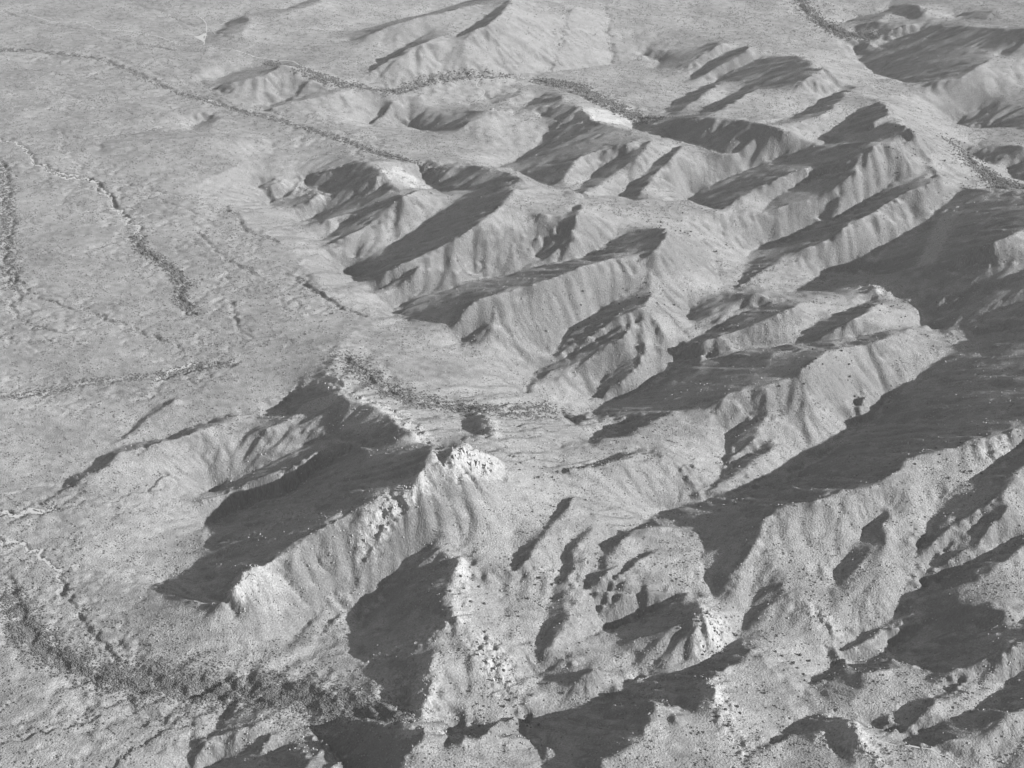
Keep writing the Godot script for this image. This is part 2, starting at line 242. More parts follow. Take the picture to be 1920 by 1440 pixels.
	crest(12, [323.2, -1771.7, 69.1, 347.8, -1770.9, 58.6, 371.4, -1756.9, 55.6])
	# long ridge sloping down left in parallel shadow stripes under the bouldery divide
	gully(13, [340.8, -1607.7, 19.8, 354.2, -1621.3, 31.0, 369.4, -1626.3, 44.5])
	crest(13, [343.7, -1612.0, 16.7, 359.0, -1602.1, 26.1, 366.8, -1611.2, 36.5, 371.8, -1623.2, 44.5])
	gully(13, [228.0, -1445.5, 12.0, 243.6, -1485.6, 6.0, 255.0, -1538.0, -1.1, 260.5, -1566.8, 0.7, 286.4, -1582.3, 0.3, 311.2, -1591.4, 6.1, 332.0, -1601.8, 13.3, 357.2, -1600.2, 23.0, 388.9, -1614.3, 32.0, 405.9, -1625.5, 40.3, 427.4, -1636.1, 50.9, 447.5, -1641.7, 59.6, 464.2, -1636.3, 61.4, 483.1, -1639.2, 60.0])
	crest(13, [229.0, -1437.0, 14.2, 249.2, -1467.9, 13.1, 262.9, -1485.8, 12.8, 283.8, -1511.5, 12.2, 294.4, -1525.7, 14.0, 318.9, -1527.9, 21.8, 342.6, -1535.2, 28.0, 355.3, -1540.4, 38.3, 372.5, -1551.4, 42.4, 403.7, -1577.9, 46.4, 427.0, -1594.5, 54.2, 447.1, -1601.1, 61.0, 475.0, -1609.9, 67.6])
	gully(13, [365.9, -1494.3, 6.4, 382.6, -1513.4, 13.3, 400.3, -1527.6, 17.9, 416.5, -1536.0, 25.2, 443.5, -1548.9, 32.2, 468.3, -1577.2, 45.4, 491.2, -1602.9, 53.9, 509.5, -1601.8, 60.7, 531.6, -1578.8, 68.7, 551.3, -1551.3, 77.8, 570.6, -1525.2, 86.4, 587.2, -1494.7, 97.0, 605.6, -1471.3, 104.6])
	# large mountainside wholly in shadow at the right edge, above the middle
	crest(14, [382.0, -1475.4, 15.2, 400.8, -1449.0, 32.2, 420.0, -1427.4, 47.0, 434.0, -1413.9, 59.0, 445.6, -1402.2, 69.6, 457.9, -1399.6, 79.4, 472.4, -1393.6, 87.8, 489.0, -1398.9, 92.0, 511.6, -1420.8, 89.1, 542.6, -1437.3, 93.2, 573.3, -1452.0, 98.2, 609.0, -1478.1, 98.7])
	gully(14, [331.4, -1508.0, -0.0, 345.5, -1512.9, -0.4, 368.1, -1510.0, -1.6, 382.9, -1501.5, 4.9, 393.6, -1478.5, 18.0, 403.5, -1444.3, 35.9, 417.2, -1426.5, 46.2, 433.9, -1404.2, 54.1, 452.1, -1396.3, 61.8, 474.9, -1381.0, 70.8, 500.6, -1375.5, 75.3, 525.5, -1373.1, 78.2, 541.7, -1349.5, 90.8, 555.2, -1321.8, 105.0])
	crest(14, [331.7, -1498.9, -2.7, 344.9, -1455.9, 12.6, 356.8, -1428.7, 25.4, 373.7, -1423.6, 27.8, 378.7, -1408.8, 28.3, 385.6, -1395.1, 27.1, 393.7, -1381.3, 31.4, 401.2, -1359.5, 28.6, 396.6, -1339.4, 24.1, 406.2, -1329.5, 24.4, 418.7, -1315.9, 32.7, 432.3, -1306.7, 38.8, 455.7, -1297.5, 46.6, 477.2, -1284.3, 56.3, 497.6, -1274.1, 64.2, 512.4, -1251.4, 78.3, 528.9, -1234.8, 89.3])
	# broad bulging hill with dotted bright face in the centre of the range
	gully(15, [37.0, -1350.3, -16.4, 53.6, -1377.9, -4.4, 68.5, -1392.6, 0.2, 87.1, -1410.7, 3.3, 101.8, -1415.8, 10.5, 124.0, -1425.6, 17.8, 140.7, -1433.0, 24.6])
	crest(15, [39.1, -1346.8, -15.1, 60.7, -1351.8, -4.7, 78.6, -1357.9, 6.4, 95.1, -1365.2, 15.2, 112.5, -1367.7, 21.6, 129.9, -1375.3, 23.7, 141.1, -1405.8, 27.3])
	gully(15, [10.2, -1281.4, -17.8, 22.6, -1336.2, -24.4, 40.5, -1340.8, -17.3, 59.8, -1351.0, -12.6, 80.9, -1354.7, -4.4, 105.4, -1356.6, 8.3, 117.5, -1359.3, 14.0])
	crest(15, [13.2, -1274.4, -15.7, 24.3, -1306.8, -19.0, 39.0, -1320.0, -16.8, 63.5, -1323.6, -11.1, 77.6, -1328.9, -5.7, 92.5, -1339.0, 4.4, 112.5, -1346.5, 12.3, 122.0, -1369.4, 11.9])
	gully(15, [73.2, -1286.7, -29.0, 86.4, -1309.5, -20.0, 100.2, -1319.0, -11.5, 117.6, -1320.5, -4.1, 125.4, -1340.1, 5.0])
	gully(15, [-128.5, -1468.7, -23.5, -106.4, -1483.0, -13.4, -87.4, -1485.1, -10.7, -68.2, -1484.0, -6.3, -53.0, -1492.6, -1.6, -27.5, -1504.1, -2.6, -1.7, -1504.2, 1.8, 9.8, -1511.5, 5.3, 27.9, -1513.7, 8.1, 45.9, -1513.7, 11.9, 76.7, -1523.3, 13.8, 100.7, -1543.9, 19.2, 121.2, -1558.8, 25.4, 152.7, -1548.6, 36.1, 165.6, -1523.0, 47.1])
	crest(15, [-126.8, -1459.6, -22.8, -98.1, -1407.6, -6.1, -71.5, -1387.1, 1.2, -57.2, -1379.4, 3.9, -52.4, -1385.3, 11.6, -37.6, -1399.7, 22.5, -14.6, -1408.8, 24.7, 7.0, -1415.4, 28.1, 25.5, -1418.8, 32.5, 43.4, -1424.5, 35.8, 67.2, -1437.7, 39.8, 99.7, -1462.0, 38.4, 116.6, -1466.7, 38.4, 133.7, -1472.9, 37.7, 150.8, -1468.0, 44.8, 165.6, -1506.5, 51.0])
	gully(15, [-55.0, -1368.9, -10.0, -39.0, -1374.9, -1.0, -22.9, -1372.6, 6.1])
	crest(15, [-53.1, -1360.9, -9.4, -35.4, -1354.4, -3.0, -27.0, -1363.0, 0.9, -21.2, -1369.2, 6.6])
	gully(15, [19.2, -1540.0, 8.2, 38.9, -1543.0, 20.9, 57.9, -1542.2, 30.7, 72.4, -1542.5, 31.8])
	crest(15, [23.2, -1534.7, 8.1, 41.5, -1524.2, 15.9, 58.8, -1529.5, 26.1, 73.3, -1534.3, 32.2])
	gully(15, [250.0, -1614.6, 24.1, 232.5, -1586.6, 11.4, 217.8, -1534.6, 8.7, 216.9, -1477.6, 9.8, 215.4, -1434.2, 14.3])
	gully(15, [-61.8, -1387.4, 0.4, -85.0, -1364.9, -1.9, -104.3, -1333.9, 1.2])
	# rounded bouldery spur ending in shadow, with three dark gullies
	gully(16, [278.8, -1434.5, 12.9, 313.4, -1462.3, 4.6, 333.9, -1473.2, 3.8, 346.4, -1445.7, 16.8, 365.2, -1413.1, 31.0])
	crest(16, [277.1, -1417.0, 20.2, 300.8, -1399.8, 26.0, 318.9, -1400.4, 25.8, 335.7, -1395.4, 28.1, 353.9, -1399.1, 29.9, 364.5, -1401.0, 34.4])
	gully(16, [175.2, -1393.0, 1.8, 179.5, -1411.1, 4.9, 194.6, -1419.4, 13.0, 223.9, -1413.6, 21.2, 240.6, -1394.2, 30.5, 260.3, -1393.8, 30.7])
	crest(16, [171.8, -1357.1, 9.2, 182.5, -1373.1, 7.0, 205.5, -1372.3, 13.4, 217.1, -1382.5, 16.6, 231.9, -1391.4, 20.0, 251.3, -1391.9, 26.3])
	gully(16, [167.0, -1337.3, 4.7, 185.5, -1350.5, 5.5, 204.9, -1365.3, 9.8, 216.5, -1376.8, 14.7, 235.1, -1386.1, 18.4, 263.7, -1392.4, 26.0, 281.9, -1384.7, 29.7])
	crest(16, [166.1, -1329.1, 6.6, 181.8, -1320.6, 14.5, 199.7, -1326.2, 19.1, 222.4, -1331.8, 22.1, 241.6, -1335.8, 28.2, 259.3, -1343.3, 33.7, 274.1, -1350.5, 38.2, 284.0, -1381.0, 29.8])
	gully(16, [271.8, -1316.9, 21.0, 285.8, -1332.0, 24.9, 307.6, -1356.4, 26.0, 339.3, -1376.0, 24.0, 356.9, -1392.0, 24.4, 365.4, -1384.4, 29.9])
	crest(16, [272.8, -1314.8, 17.5, 283.8, -1307.0, 22.7, 291.0, -1304.7, 28.5, 308.6, -1310.1, 35.4, 324.7, -1311.2, 43.9, 342.4, -1331.1, 43.7, 362.8, -1363.2, 36.1])
	gully(16, [181.1, -1309.3, 6.5, 198.1, -1309.5, 9.3, 215.1, -1309.7, 12.1, 232.4, -1311.3, 13.3, 249.1, -1309.6, 16.2, 270.0, -1313.7, 18.1, 284.6, -1303.6, 24.4, 300.1, -1298.7, 28.2, 315.2, -1299.6, 30.5, 331.2, -1303.7, 31.3, 353.0, -1307.5, 33.6, 376.2, -1316.1, 33.5])
	crest(16, [181.3, -1310.2, 3.7, 197.7, -1304.4, 7.1, 212.2, -1289.0, 15.5, 227.0, -1277.9, 23.7, 241.8, -1268.5, 30.9, 265.6, -1274.3, 31.2, 287.3, -1251.8, 43.1, 304.1, -1255.4, 43.1, 322.3, -1264.2, 40.4, 339.1, -1266.4, 44.3, 374.0, -1303.6, 37.6])
	# long bright ridge face above the wide band of shadow, right of centre
	gully(17, [46.2, -1240.3, -21.6, 74.5, -1269.0, -30.7, 92.1, -1285.2, -30.0, 107.5, -1287.4, -26.2, 122.9, -1289.9, -22.6, 140.7, -1305.2, -15.8, 148.8, -1318.6, -9.0, 162.7, -1326.6, -3.8, 181.9, -1314.1, 1.0, 197.6, -1303.3, 6.5, 212.2, -1288.1, 14.3, 227.1, -1277.5, 22.2, 241.6, -1266.9, 30.1, 263.5, -1263.6, 35.2, 284.0, -1241.1, 47.0])
	crest(17, [46.5, -1247.3, -27.4, 64.0, -1227.7, -17.7, 78.3, -1219.7, -12.7, 92.8, -1217.7, -11.3, 119.5, -1208.4, -0.8, 140.2, -1209.8, 3.4, 155.2, -1186.6, 14.6, 171.9, -1185.2, 17.0, 183.3, -1189.5, 23.9, 191.4, -1195.2, 27.7, 209.3, -1199.4, 30.8, 231.5, -1200.9, 35.4, 247.5, -1205.1, 38.5, 256.6, -1209.2, 45.5, 269.1, -1220.0, 48.9, 285.6, -1238.5, 46.2])
	gully(17, [67.2, -1162.4, -1.8, 83.7, -1201.9, -14.4, 102.2, -1212.2, -12.5, 119.5, -1207.8, -3.3, 138.3, -1201.5, 6.5])
	crest(17, [68.0, -1144.0, 7.7, 83.1, -1142.2, 12.0, 98.6, -1148.2, 13.8, 116.1, -1159.9, 15.5, 140.0, -1187.0, 13.8])
	gully(17, [44.2, -1083.6, 21.0, 66.0, -1102.0, 14.2, 87.5, -1116.7, 13.1, 114.3, -1129.4, 13.3])
	crest(17, [44.5, -1068.7, 28.3, 64.5, -1075.2, 27.3, 84.8, -1079.8, 29.6, 112.0, -1104.6, 23.1])
	crest(17, [75.2, -1294.0, -34.4, 89.6, -1289.5, -23.0, 103.4, -1293.9, -13.7, 117.7, -1305.3, -6.5, 126.9, -1322.3, 1.4, 128.3, -1332.3, 9.0])
	gully(17, [179.0, -1117.3, 2.5, 185.6, -1146.3, 3.6, 198.9, -1169.9, 9.6, 214.2, -1184.2, 19.3, 225.6, -1189.5, 29.3])
	crest(17, [180.0, -1111.9, 5.9, 197.2, -1131.1, 9.6, 213.5, -1146.6, 16.3, 228.7, -1167.4, 20.8])
	gully(17, [160.8, -1064.6, 11.2, 177.6, -1106.5, 3.9, 198.5, -1129.0, 6.1, 220.7, -1137.1, 12.9])
	crest(17, [161.3, -1059.2, 14.2, 175.0, -1077.8, 11.8, 188.4, -1092.9, 12.0, 212.9, -1114.9, 13.7, 225.5, -1132.7, 13.5])
	gully(17, [307.7, -1203.6, -5.8, 306.9, -1201.1, 10.6, 309.8, -1205.2, 22.1])
	crest(17, [142.3, -1186.9, 15.0, 154.2, -1162.0, 13.2, 154.0, -1139.6, 10.3, 153.1, -1113.4, 10.3])
	crest(17, [125.0, -1099.4, 24.3, 142.1, -1088.9, 20.3, 149.1, -1068.1, 15.2])
	crest(17, [198.7, -1109.7, 12.6, 195.5, -1069.1, 12.0])
	crest(17, [65.7, -1213.2, -10.3, 78.2, -1196.6, -7.3, 90.0, -1175.0, -1.1])
	gully(17, [151.1, -1178.5, 14.4, 146.6, -1130.6, 10.5, 149.6, -1102.9, 10.2, 151.9, -1072.6, 12.3, 152.2, -1054.8, 13.4])
	# wide dark diagonal shadowed slope crossing the right half
	gully(18, [183.8, -1062.2, 9.6, 208.5, -1079.3, 4.4, 228.1, -1083.3, 5.4, 243.2, -1108.5, 2.7, 259.1, -1123.4, 4.7, 279.2, -1135.3, 8.6, 294.0, -1159.2, 11.6, 303.4, -1180.9, 6.4, 322.5, -1182.1, 7.3, 338.1, -1218.9, 9.4, 347.2, -1213.3, 16.4, 356.1, -1226.3, 18.6, 373.2, -1239.8, 23.1, 389.9, -1251.2, 28.9, 407.6, -1272.4, 34.5, 437.3, -1296.6, 34.9, 458.4, -1292.1, 41.7, 476.8, -1280.7, 52.0, 495.2, -1266.2, 64.1, 515.4, -1257.7, 73.0, 533.9, -1246.4, 83.3])
	crest(18, [201.1, -970.6, 55.8, 215.1, -974.5, 56.3, 228.1, -973.7, 60.0, 251.0, -983.3, 62.9, 264.3, -983.7, 65.3, 278.1, -985.5, 66.7, 288.5, -994.5, 70.6, 306.6, -1015.9, 71.7, 332.2, -1023.8, 73.2, 344.8, -1029.1, 73.3, 361.0, -1030.8, 79.1, 384.4, -1036.8, 81.8, 403.2, -1045.6, 84.9, 425.0, -1052.1, 91.4, 445.7, -1055.6, 99.7, 469.8, -1066.9, 103.6])
	gully(18, [295.8, -928.2, 47.0, 303.0, -936.7, 55.3, 317.9, -960.9, 57.9, 330.4, -977.6, 63.7, 342.4, -984.0, 67.7, 366.3, -1004.1, 67.9, 387.0, -1020.4, 70.3, 401.4, -1033.6, 74.0, 417.8, -1042.1, 85.2, 435.3, -1053.1, 94.9, 463.6, -1089.4, 90.7, 492.5, -1125.4, 87.5])
	crest(18, [292.7, -916.2, 49.8, 302.7, -921.1, 56.2, 315.5, -933.8, 61.6, 329.3, -944.3, 65.3, 344.7, -946.1, 71.1, 359.9, -958.3, 78.1, 376.7, -976.8, 80.4, 386.9, -988.2, 82.2, 410.8, -1017.7, 83.0, 430.8, -1036.6, 90.8, 454.6, -1063.7, 94.3, 475.9, -1084.3, 102.1])
	crest(18, [303.1, -1179.5, 7.2, 309.0, -1186.6, 17.9, 315.3, -1205.8, 20.7])
	# rocky knife-edge ridge throwing a big dark shadow towards the plain
	gully(19, [-273.9, -969.3, -12.1, -263.4, -980.3, -9.9, -251.2, -982.9, -8.5, -238.0, -981.3, -4.0, -231.0, -997.8, -2.0, -254.2, -1045.5, -15.9, -248.3, -1072.6, -25.5, -238.8, -1085.8, -25.5, -217.8, -1098.0, -21.2, -194.5, -1097.6, -14.4, -180.9, -1102.4, -5.5, -167.8, -1110.3, 1.6, -145.4, -1116.8, 9.3, -119.5, -1100.7, 29.7])
	crest(19, [-268.6, -952.4, -5.6, -247.0, -923.6, 4.9, -229.0, -913.9, 8.8, -212.6, -908.7, 16.2, -202.4, -916.1, 25.1, -199.1, -929.7, 28.2, -189.2, -934.4, 28.2, -175.8, -951.0, 25.6, -166.2, -962.9, 28.4, -156.5, -971.7, 32.2, -140.2, -974.5, 37.1, -130.0, -983.8, 39.7, -119.1, -988.6, 45.3, -106.7, -996.3, 49.3, -94.2, -1005.6, 52.3, -74.0, -1003.4, 60.6, -67.1, -1033.1, 65.0, -69.2, -1069.6, 51.7])
	gully(19, [-249.4, -1215.1, -3.5, -227.2, -1207.1, -1.2, -208.5, -1211.1, -2.9, -214.7, -1227.1, -5.4, -204.3, -1237.2, -0.4, -198.3, -1250.9, 3.8, -176.1, -1258.1, 14.5])
	crest(19, [-231.5, -1174.9, 5.0, -214.9, -1161.9, 13.2, -198.2, -1176.6, 12.2, -183.8, -1163.6, 13.3, -166.3, -1155.3, 16.6, -160.9, -1146.2, 13.9, -142.7, -1124.2, 21.2, -125.0, -1102.2, 28.8, -103.4, -1087.4, 40.9, -85.7, -1090.8, 50.1, -107.1, -1138.5, 38.7, -119.8, -1154.9, 38.8, -144.6, -1170.8, 34.0, -154.7, -1199.1, 27.2, -166.4, -1229.1, 19.8])
	gully(19, [-258.5, -1113.6, -26.0, -247.4, -1115.4, -16.2, -223.8, -1125.0, -7.7, -212.2, -1134.4, -1.1, -193.8, -1137.9, 4.3, -179.0, -1144.2, 6.0, -163.0, -1142.8, 12.1, -145.3, -1123.0, 22.0, -119.1, -1088.3, 35.2])
	crest(19, [-260.1, -1080.7, -8.2, -246.2, -1091.6, -12.2, -222.4, -1099.2, -4.2, -198.1, -1100.3, 3.6, -177.2, -1108.0, 13.1, -160.9, -1124.2, 13.3, -139.7, -1109.7, 17.9])
	gully(19, [-49.1, -1193.6, 11.1, -42.1, -1164.5, 17.1, -36.7, -1139.5, 22.7, -27.2, -1123.3, 27.1])
	crest(19, [-42.0, -1208.7, 7.4, -31.7, -1182.5, 18.0, -21.3, -1158.7, 26.4, -15.9, -1129.6, 32.3, -18.9, -1115.3, 33.0])
	gully(19, [-65.7, -1061.3, 56.2, -56.8, -1036.5, 62.9, -53.3, -1031.0, 60.9])
	crest(19, [-37.1, -1054.3, 62.5, -49.3, -1030.0, 71.3, -51.9, -1029.6, 62.2])
	crest(19, [-180.2, -1271.5, 12.4, -155.9, -1232.5, 21.3, -128.2, -1193.3, 25.0, -102.0, -1158.9, 30.0, -87.7, -1118.7, 38.8, -74.7, -1086.7, 43.4, -61.5, -1084.8, 42.0])
	crest(19, [-67.2, -1036.5, 67.8, -55.3, -1049.9, 61.6, -43.0, -1062.0, 56.3, -25.9, -1065.2, 47.8, -8.7, -1074.7, 40.7, 8.8, -1082.9, 34.4, 21.9, -1072.0, 30.8, 34.7, -1058.3, 29.2, 42.7, -1036.2, 28.0])
	crest(19, [-13.8, -1147.2, 27.3, 4.6, -1154.6, 20.2, 23.3, -1158.9, 15.0, 39.1, -1136.4, 9.6])
	gully(19, [-164.1, -1310.3, 8.9, -145.7, -1276.7, 11.0, -128.0, -1244.8, 12.8, -112.0, -1227.9, 13.8, -96.5, -1213.3, 13.7, -72.6, -1215.7, 10.4, -48.5, -1217.7, 7.3, -24.4, -1221.9, 2.6, 0.0, -1224.8, -1.2, 22.0, -1220.4, -4.9, 44.0, -1219.1, -10.4])
	# low smooth rises with thin grey shadows at the plain edge
	gully(20, [-380.9, -1093.8, -5.5, -377.8, -1116.2, -7.5, -368.9, -1130.4, -7.5, -359.8, -1144.8, -7.5, -346.2, -1167.0, -7.9, -322.3, -1173.1, -7.2, -299.2, -1185.0, -4.9, -277.4, -1197.8, -3.0, -257.8, -1217.2, -1.9])
	crest(20, [-377.6, -1088.3, -4.6, -357.8, -1089.7, 1.9, -350.7, -1110.2, 2.4, -343.8, -1132.8, 2.1, -320.9, -1143.4, 4.8, -298.6, -1155.0, 4.9, -278.5, -1166.7, 7.1, -257.5, -1180.4, 4.5, -247.9, -1195.5, 5.6])
	gully(20, [-352.7, -1167.4, -6.5, -345.0, -1189.9, -7.8, -337.7, -1217.8, -5.7, -332.8, -1232.1, -4.9, -314.2, -1239.6, -1.8])
	crest(20, [-350.6, -1166.9, -5.6, -338.3, -1186.8, -4.9, -326.4, -1209.9, -2.2, -311.2, -1230.8, 1.5])
	# steep rocky pyramid peak with black left side, lower centre
	gully(21, [-64.9, -771.7, 23.7, -75.9, -809.6, 7.4, -87.7, -809.1, 11.1, -92.9, -828.5, 6.9, -104.0, -854.5, 4.3, -117.2, -873.1, 0.8, -114.5, -892.8, -1.3, -112.0, -915.9, -5.5, -98.5, -929.9, 2.2, -93.4, -941.0, 8.7, -82.0, -955.7, 19.3, -71.6, -960.3, 21.9, -53.2, -949.3, 31.6])
	crest(21, [-63.6, -770.9, 21.6, -59.8, -784.8, 20.9, -57.6, -799.5, 22.9, -55.3, -819.4, 24.6, -55.0, -828.9, 27.0, -58.4, -854.5, 25.1, -49.1, -856.2, 29.4, -39.1, -858.0, 32.2, -43.4, -877.1, 32.4, -50.1, -892.0, 32.0, -45.8, -910.9, 32.3, -41.6, -926.1, 35.6, -41.4, -946.1, 32.9])
	crest(21, [-42.2, -954.3, 27.2, -27.7, -935.2, 27.6, -19.6, -920.0, 26.6, -11.7, -908.6, 22.9, -6.7, -890.5, 19.8, -1.9, -866.1, 22.1, 4.6, -842.8, 21.8, 11.0, -828.6, 14.7])
	crest(21, [-105.5, -969.3, 32.8, -112.7, -952.4, 20.2, -119.8, -934.7, 8.5, -130.5, -917.7, -0.9, -140.2, -895.2, -5.6])
	crest(21, [-42.4, -843.1, 26.2, -40.8, -823.1, 23.9, -39.5, -808.0, 18.0, -42.2, -781.1, 15.9])
	gully(21, [-7.0, -773.4, 19.0, 3.5, -786.9, 19.3, 14.3, -801.9, 18.6, 18.2, -824.5, 13.4, 13.8, -837.5, 19.1, 9.3, -856.2, 20.5, 5.1, -883.2, 19.9, 0.6, -907.1, 22.5, -3.9, -928.3, 27.8])
	gully(21, [-155.1, -891.0, -2.2, -145.7, -911.2, -0.9, -135.2, -927.1, 4.3, -124.4, -943.2, 12.1, -113.0, -956.8, 22.0, -103.5, -969.8, 32.5, -93.9, -983.2, 43.0])
	gully(21, [-104.1, -983.7, 42.7, -110.3, -972.8, 35.4, -116.3, -961.4, 28.6, -120.2, -951.3, 21.0, -124.2, -942.0, 12.9, -133.6, -931.8, 5.7, -142.5, -919.3, 0.3, -150.5, -909.4, -3.1, -157.7, -895.5, -3.4, -166.5, -869.3, 1.7, -176.0, -849.5, 2.2])
	gully(21, [-122.9, -920.7, -0.8, -133.3, -906.4, 0.4, -143.4, -890.6, -1.9, -156.5, -873.2, 2.2])
	gully(21, [-29.2, -833.5, 27.0, -30.4, -820.4, 22.6, -31.7, -809.1, 17.1, -33.4, -781.0, 17.3])
	# bundle of narrow ribbed spurs right of the pyramid peak
	gully(22, [69.1, -882.6, 6.8, 84.3, -885.6, 14.0, 97.9, -891.8, 21.2, 115.1, -894.6, 28.6])
	gully(22, [-3.9, -929.7, 28.2, 0.0, -951.2, 26.0, 9.3, -958.9, 29.3, 19.1, -972.4, 31.7, 32.1, -1005.4, 29.2, 41.1, -1025.9, 29.7])
	crest(22, [-1.2, -931.2, 26.7, 8.7, -935.3, 31.9, 14.0, -950.3, 32.4, 23.8, -964.0, 34.6, 30.7, -982.7, 33.0, 38.0, -996.1, 33.9, 49.3, -1021.5, 34.6])
	gully(22, [14.9, -853.4, 19.4, 22.7, -872.6, 18.4, 24.1, -887.4, 19.8, 28.4, -909.8, 23.5, 33.4, -924.6, 27.1, 35.2, -948.5, 27.8, 43.8, -966.3, 30.0, 57.4, -981.8, 30.2])
	crest(22, [15.8, -838.4, 17.0, 23.1, -843.5, 23.8, 30.5, -854.8, 25.8, 38.5, -872.6, 26.0, 37.9, -891.1, 25.1, 40.8, -912.2, 28.5, 43.0, -931.1, 32.0, 49.0, -956.0, 33.3, 59.0, -974.3, 32.9])
	gully(22, [49.5, -911.5, 24.2, 62.7, -923.8, 31.0, 66.0, -942.8, 31.9, 71.5, -975.4, 25.2, 84.5, -986.5, 25.0, 102.4, -1011.5, 14.5])
	crest(22, [52.3, -905.1, 26.5, 64.1, -913.0, 31.2, 68.9, -931.2, 33.4, 76.5, -946.3, 35.2, 81.0, -957.1, 37.4, 101.3, -991.4, 25.7])
	gully(22, [55.2, -863.3, 19.6, 60.5, -893.5, 16.6, 64.9, -907.8, 22.1, 78.4, -922.6, 29.5, 86.9, -934.7, 32.3, 103.8, -949.7, 34.3])
	crest(22, [56.6, -866.8, 15.4, 62.3, -891.0, 17.0, 66.8, -900.3, 25.8, 79.4, -915.5, 31.8, 88.7, -927.2, 35.3, 105.0, -945.0, 35.1])
	crest(22, [48.9, -1032.5, 27.4, 62.2, -997.4, 28.6, 59.9, -970.9, 31.8, 57.9, -948.9, 32.4, 53.1, -926.9, 31.2, 48.5, -908.6, 27.7, 45.9, -891.0, 26.6, 43.6, -877.0, 23.0, 37.1, -847.8, 22.5])
	crest(22, [71.9, -981.6, 24.4, 85.1, -982.1, 27.8, 98.3, -981.4, 31.9, 110.2, -978.0, 33.1, 122.8, -980.0, 30.5, 142.4, -972.2, 30.9])
	crest(22, [64.0, -912.1, 33.8, 81.1, -921.1, 34.4, 98.5, -931.9, 33.9, 114.9, -939.0, 34.1, 131.7, -947.9, 33.2])
	crest(22, [65.9, -904.6, 23.5, 78.1, -901.5, 28.2, 90.6, -902.3, 30.1, 105.0, -901.2, 30.4, 119.5, -901.0, 30.1, 133.6, -891.2, 33.6])
	gully(22, [39.1, -830.4, 22.5, 54.7, -851.3, 21.1, 66.5, -863.3, 18.2, 76.6, -874.5, 20.3, 87.0, -888.5, 20.4])
	gully(22, [103.4, -1039.1, 8.2, 85.9, -1039.1, 14.7, 68.7, -1040.5, 20.2, 48.2, -1046.5, 25.5, 39.5, -1073.3, 24.8, 27.0, -1111.6, 22.0, 13.8, -1137.8, 18.9, 0.0, -1164.5, 16.0])
	gully(22, [66.2, -917.6, 35.5, 80.9, -932.6, 31.9, 95.7, -945.5, 30.0, 112.3, -954.2, 33.5, 130.3, -973.3, 30.1])
	gully(22, [63.7, -903.4, 31.6, 82.6, -912.5, 32.1, 101.8, -922.2, 32.2, 118.8, -926.7, 32.6, 135.9, -931.0, 33.0])
	gully(22, [60.0, -860.3, 19.6, 80.7, -886.3, 11.1, 100.2, -892.8, 15.7])
	gully(22, [-8.7, -1063.7, 41.1, 1.1, -1039.6, 38.5, 10.5, -1014.8, 36.9, 5.2, -992.7, 34.2, 0.0, -973.1, 30.2])
	# smooth triangular-faced hill with a dark wedge on its left
	gully(23, [103.9, -1026.8, 6.7, 123.9, -1048.8, 2.9, 143.3, -1050.1, 7.7, 163.3, -1055.6, 9.8, 175.1, -1047.7, 15.5, 185.6, -1034.6, 24.5])
	crest(23, [104.3, -1013.1, 13.4, 121.9, -1009.2, 17.1, 136.6, -986.1, 27.8, 143.7, -975.4, 28.7, 140.8, -935.3, 32.4, 142.0, -912.7, 29.6, 146.1, -891.7, 30.4, 157.0, -906.1, 36.3, 169.5, -925.7, 43.5, 178.0, -941.2, 46.9, 187.7, -961.9, 51.9, 200.5, -973.7, 53.7])
	gully(23, [228.8, -892.9, 39.4, 232.8, -908.5, 39.8, 242.1, -925.6, 43.6, 252.5, -935.0, 48.0, 264.2, -951.0, 49.6, 274.5, -961.9, 54.9])
	crest(23, [229.0, -889.9, 39.2, 246.7, -907.0, 47.0, 259.5, -920.9, 51.2, 269.0, -938.5, 53.6, 277.8, -952.8, 58.6])
	gully(23, [156.4, -857.0, 28.3, 165.4, -875.4, 27.4, 173.6, -888.5, 30.9, 185.0, -905.9, 38.3])
	crest(23, [163.0, -852.3, 30.5, 173.3, -860.4, 32.4, 183.8, -869.3, 33.7, 195.3, -885.9, 39.9, 191.1, -906.4, 40.8])
	crest(23, [190.6, -906.4, 41.2, 200.3, -882.3, 40.3, 208.7, -869.1, 38.5, 217.3, -857.9, 35.5, 221.1, -836.2, 31.8, 220.7, -824.4, 32.1])
	crest(23, [198.8, -968.2, 54.5, 210.7, -952.9, 51.4, 213.9, -939.8, 47.2, 216.8, -926.1, 43.7, 220.4, -910.9, 40.4, 223.1, -893.0, 39.3, 225.6, -870.0, 37.8])
	crest(23, [278.2, -954.7, 58.3, 290.1, -936.9, 55.2, 290.9, -910.2, 50.3, 288.3, -890.0, 46.2])
	crest(23, [276.1, -964.2, 55.7, 273.5, -940.8, 56.7, 272.7, -924.2, 53.6, 261.4, -900.8, 47.2, 250.4, -878.2, 41.0, 237.8, -856.7, 34.1, 225.4, -835.4, 27.7])
	gully(23, [224.3, -965.1, 55.1, 222.8, -940.7, 47.8, 223.7, -924.8, 43.2, 225.4, -902.3, 40.5, 226.7, -888.2, 40.5, 228.4, -869.4, 38.3, 226.2, -852.7, 32.6])
	# stack of dark-striped ridges at the lower right edge
	gully(24, [293.3, -900.1, 45.8, 303.9, -914.4, 49.6, 320.7, -924.1, 57.0, 338.6, -937.2, 64.4, 345.7, -946.4, 67.6])
	crest(24, [292.3, -892.6, 43.4, 302.3, -900.1, 50.1, 312.0, -903.7, 55.7, 323.1, -911.4, 58.3, 335.1, -922.2, 61.3, 345.8, -929.0, 67.1, 363.8, -945.5, 75.3])
